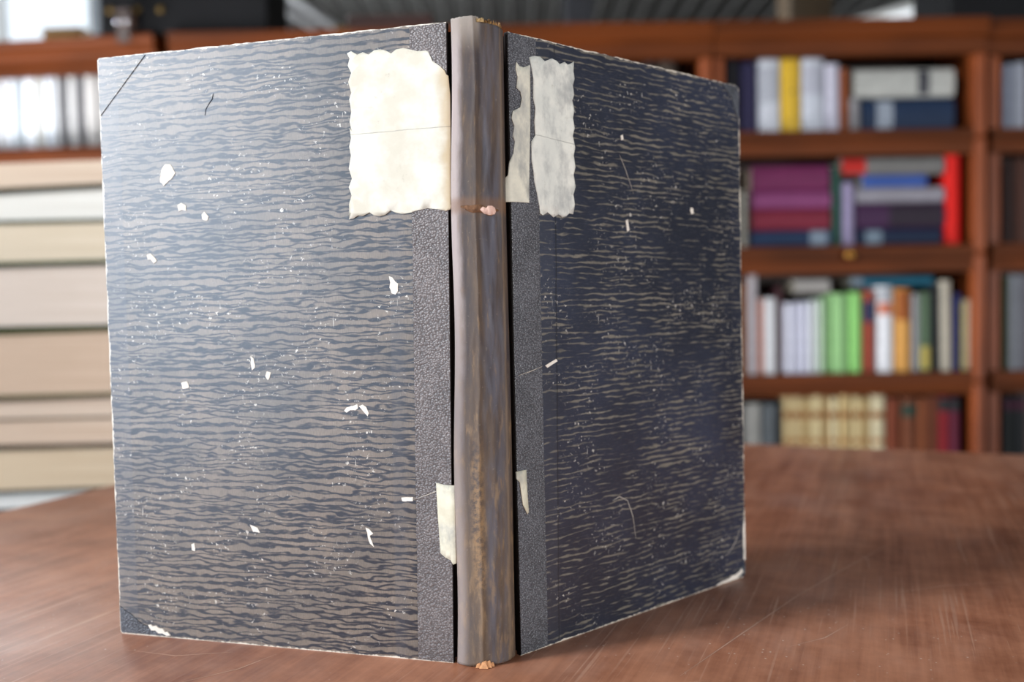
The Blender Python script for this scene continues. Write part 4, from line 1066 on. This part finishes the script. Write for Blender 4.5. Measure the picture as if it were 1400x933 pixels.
# dark inner hinges in the grooves, and the torn lining at the head
for a, sgn in (('l', -1), ('r', 1)):
    A, B = BC[a + 'B'], BC[a + 'T']
    m = MB()
    w0, w1 = (-.0008, .0048) if a == 'l' else (-.0058, .0008)
    yo = .0030
    m.hexa([(A.x + w0, A.y + yo, .002), (A.x + w1, A.y + yo, .002), (A.x + w1, A.y + yo + .002, .002), (A.x + w0, A.y + yo + .002, .002),
            (B.x + w0, B.y + yo, .327), (B.x + w1, B.y + yo, .327), (B.x + w1, B.y + yo + .002, .327), (B.x + w0, B.y + yo + .002, .327)])
    m.build('hinge', M_hinge, old)
M_frayed = plain((132, 100, 62), .85, .2, .45, 420.0)
M_frayed2 = plain((206, 150, 106), .85, .2, .25, 300.0)
def fringe(name, s0, s1, n, zb, hts, off, mat, thick=.0007, seed=1, dep=.004):
    rnd = random.Random(seed)
    v, f = [], []
    for i in range(n + 1):
        s = s0 + (s1 - s0) * i / n
        h = zb + rnd.uniform(*hts)
        for zz, oo in ((zb - dep, off), (h, off + rnd.uniform(-.0006, .0006)), (h - .0002, off - thick), (zb - dep, off - thick)):
            p = spine_pt(s, min(zz, .33), oo); v.append((p.x, p.y, zz))
    for i in range(n):
        for k_ in range(4):
            a = i * 4 + k_; b = i * 4 + (k_ + 1) % 4
            f.append((a, b, b + 4, a + 4))
    f += [(3, 2, 1, 0), tuple(n * 4 + q for q in range(4))]
    return mobj(name, v, f, [mat], old)
tag(fringe('torn_lining', .46, .97, 46, .3286, (.0006, .0034), -.0014, M_frayed, seed=4), 'frayed brown lining at the head of the spine')
tag(fringe('torn_lining', .40, .53, 14, .3300, (.0000, .0016), .0007, plain((176, 148, 104), .85, .2, .3, 300.0), seed=6, dep=.0008), 'frayed tan fibres at the head of the spine')
# torn spot low on the upper half of the spine: rim, bare lining
rim = [(.012 + .0100 * math.cos(a) * (1 + .16 * math.sin(3 * a) + .10 * math.sin(7 * a + 1)) + .0035, .2352 + .0024 * math.sin(a) * (1 + .3 * math.cos(2 * a + 1) + .25 * math.sin(5 * a))) for a in [2 * math.pi * i / 28 for i in range(28)]]
sm = lambda u, v, o: spine_pt(u / SW, v, o)
cs_ = [.004 + .0015 * i for i in range(18)]
o = sheet('torn_rim', sm, rim, .0000, .00035, [plain((112, 80, 58), .8, .2, .45, 320.0)], old, cs_, (), True)
tag(o, 'brown torn rim on the spine')
core = [(.0148, .2352), (.0165, .2368), (.0185, .2362), (.0195, .2374), (.0222, .2376), (.0240, .2368), (.0245, .2348), (.0236, .2334), (.0205, .2328), (.0172, .2332)]
o = sheet('torn_lining', sm, core, .0002, .0006, [plain((206, 168, 152), .8, .2, .12, 200.0)], old, cs_, (), True)
tag(o, 'bare pinkish lining in the tear')
# orange paper crumbs at the foot
rnd = random.Random(12)
for (s, sz) in ((.30, .0016), (.38, .0024), (.45, .0022), (.52, .0014)):
    p = spine_pt(s, .002, .0006)
    m = MB()
    q = [Vector((rnd.uniform(-1, 1) * sz, rnd.uniform(-.6, .4) * sz, 0)) for _ in range(4)]
    m.hexa([(p.x - sz, p.y - sz * .7, .0002), (p.x + sz * .9, p.y - sz * .8, .0002), (p.x + sz, p.y + sz * .5, .0002), (p.x - sz * .8, p.y + sz * .6, .0002)] +
           [(p.x - sz * .5 + q[0].x * .4, p.y - sz * .3, sz * 1.3), (p.x + sz * .5 + q[1].x * .4, p.y - sz * .4, sz * 1.0), (p.x + sz * .5, p.y + sz * .3, sz * 1.5), (p.x - sz * .4, p.y + sz * .4, sz * 1.1)])
    m.build('torn_crumb', M_frayed2, old)
# hairline scratches and cuts in the covers
def cut(side, pts, w, mat):
    up_ = []; lo_ = []
    for i, p in enumerate(pts):
        a = Vector(pts[max(0, i - 1)]); b = Vector(pts[min(len(pts) - 1, i + 1)])
        d = (b - a).normalized(); k_ = w * (1 if 0 < i < len(pts) - 1 else .2)
        up_.append((p[0] - d.y * k_, p[1] + d.x * k_)); lo_.append((p[0] + d.y * k_, p[1] - d.x * k_))
    sheet('scratch', lambda u, v, o: S(side, u, v, o), up_ + lo_[::-1], -.0001, .0007 if min(p[0] for p in pts) < CL else .0002, [mat], old)
M_cut = plain((178, 168, 156), .7, .3, .15, 200.0)
M_dark = plain((26, 30, 42), .7, .3, .15, 200.0)
cut('L', [(.1330, .3045), (.1338, .3017), (.1360, .2992), (.1379, .2965), (.1385, .2930)], .00015, M_dark)
cut('L', [(.2021, .3203), (.1965, .3250), (.1885, .3275)], .0002, M_cut)
cut('L', [(.0215, .0850), (.0150, .0872), (.0080, .0900), (.003, .0925)], .00018, M_cut)
cut('R', [(.0020, .1500), (.0100, .1515), (.0200, .1540)], .00022, M_cut)
cut('R', [(.074, .072), (.080, .0735), (.087, .070), (.0915, .060), (.094, .046)], .0002, M_cut)
cut('R', [(.085, .274), (.090, .266), (.097, .252)], .0002, M_cut)
cut('R', [(.2015, .0345), (.196, .0270), (.190, .0215), (.184, .018)], .0002, M_cut)
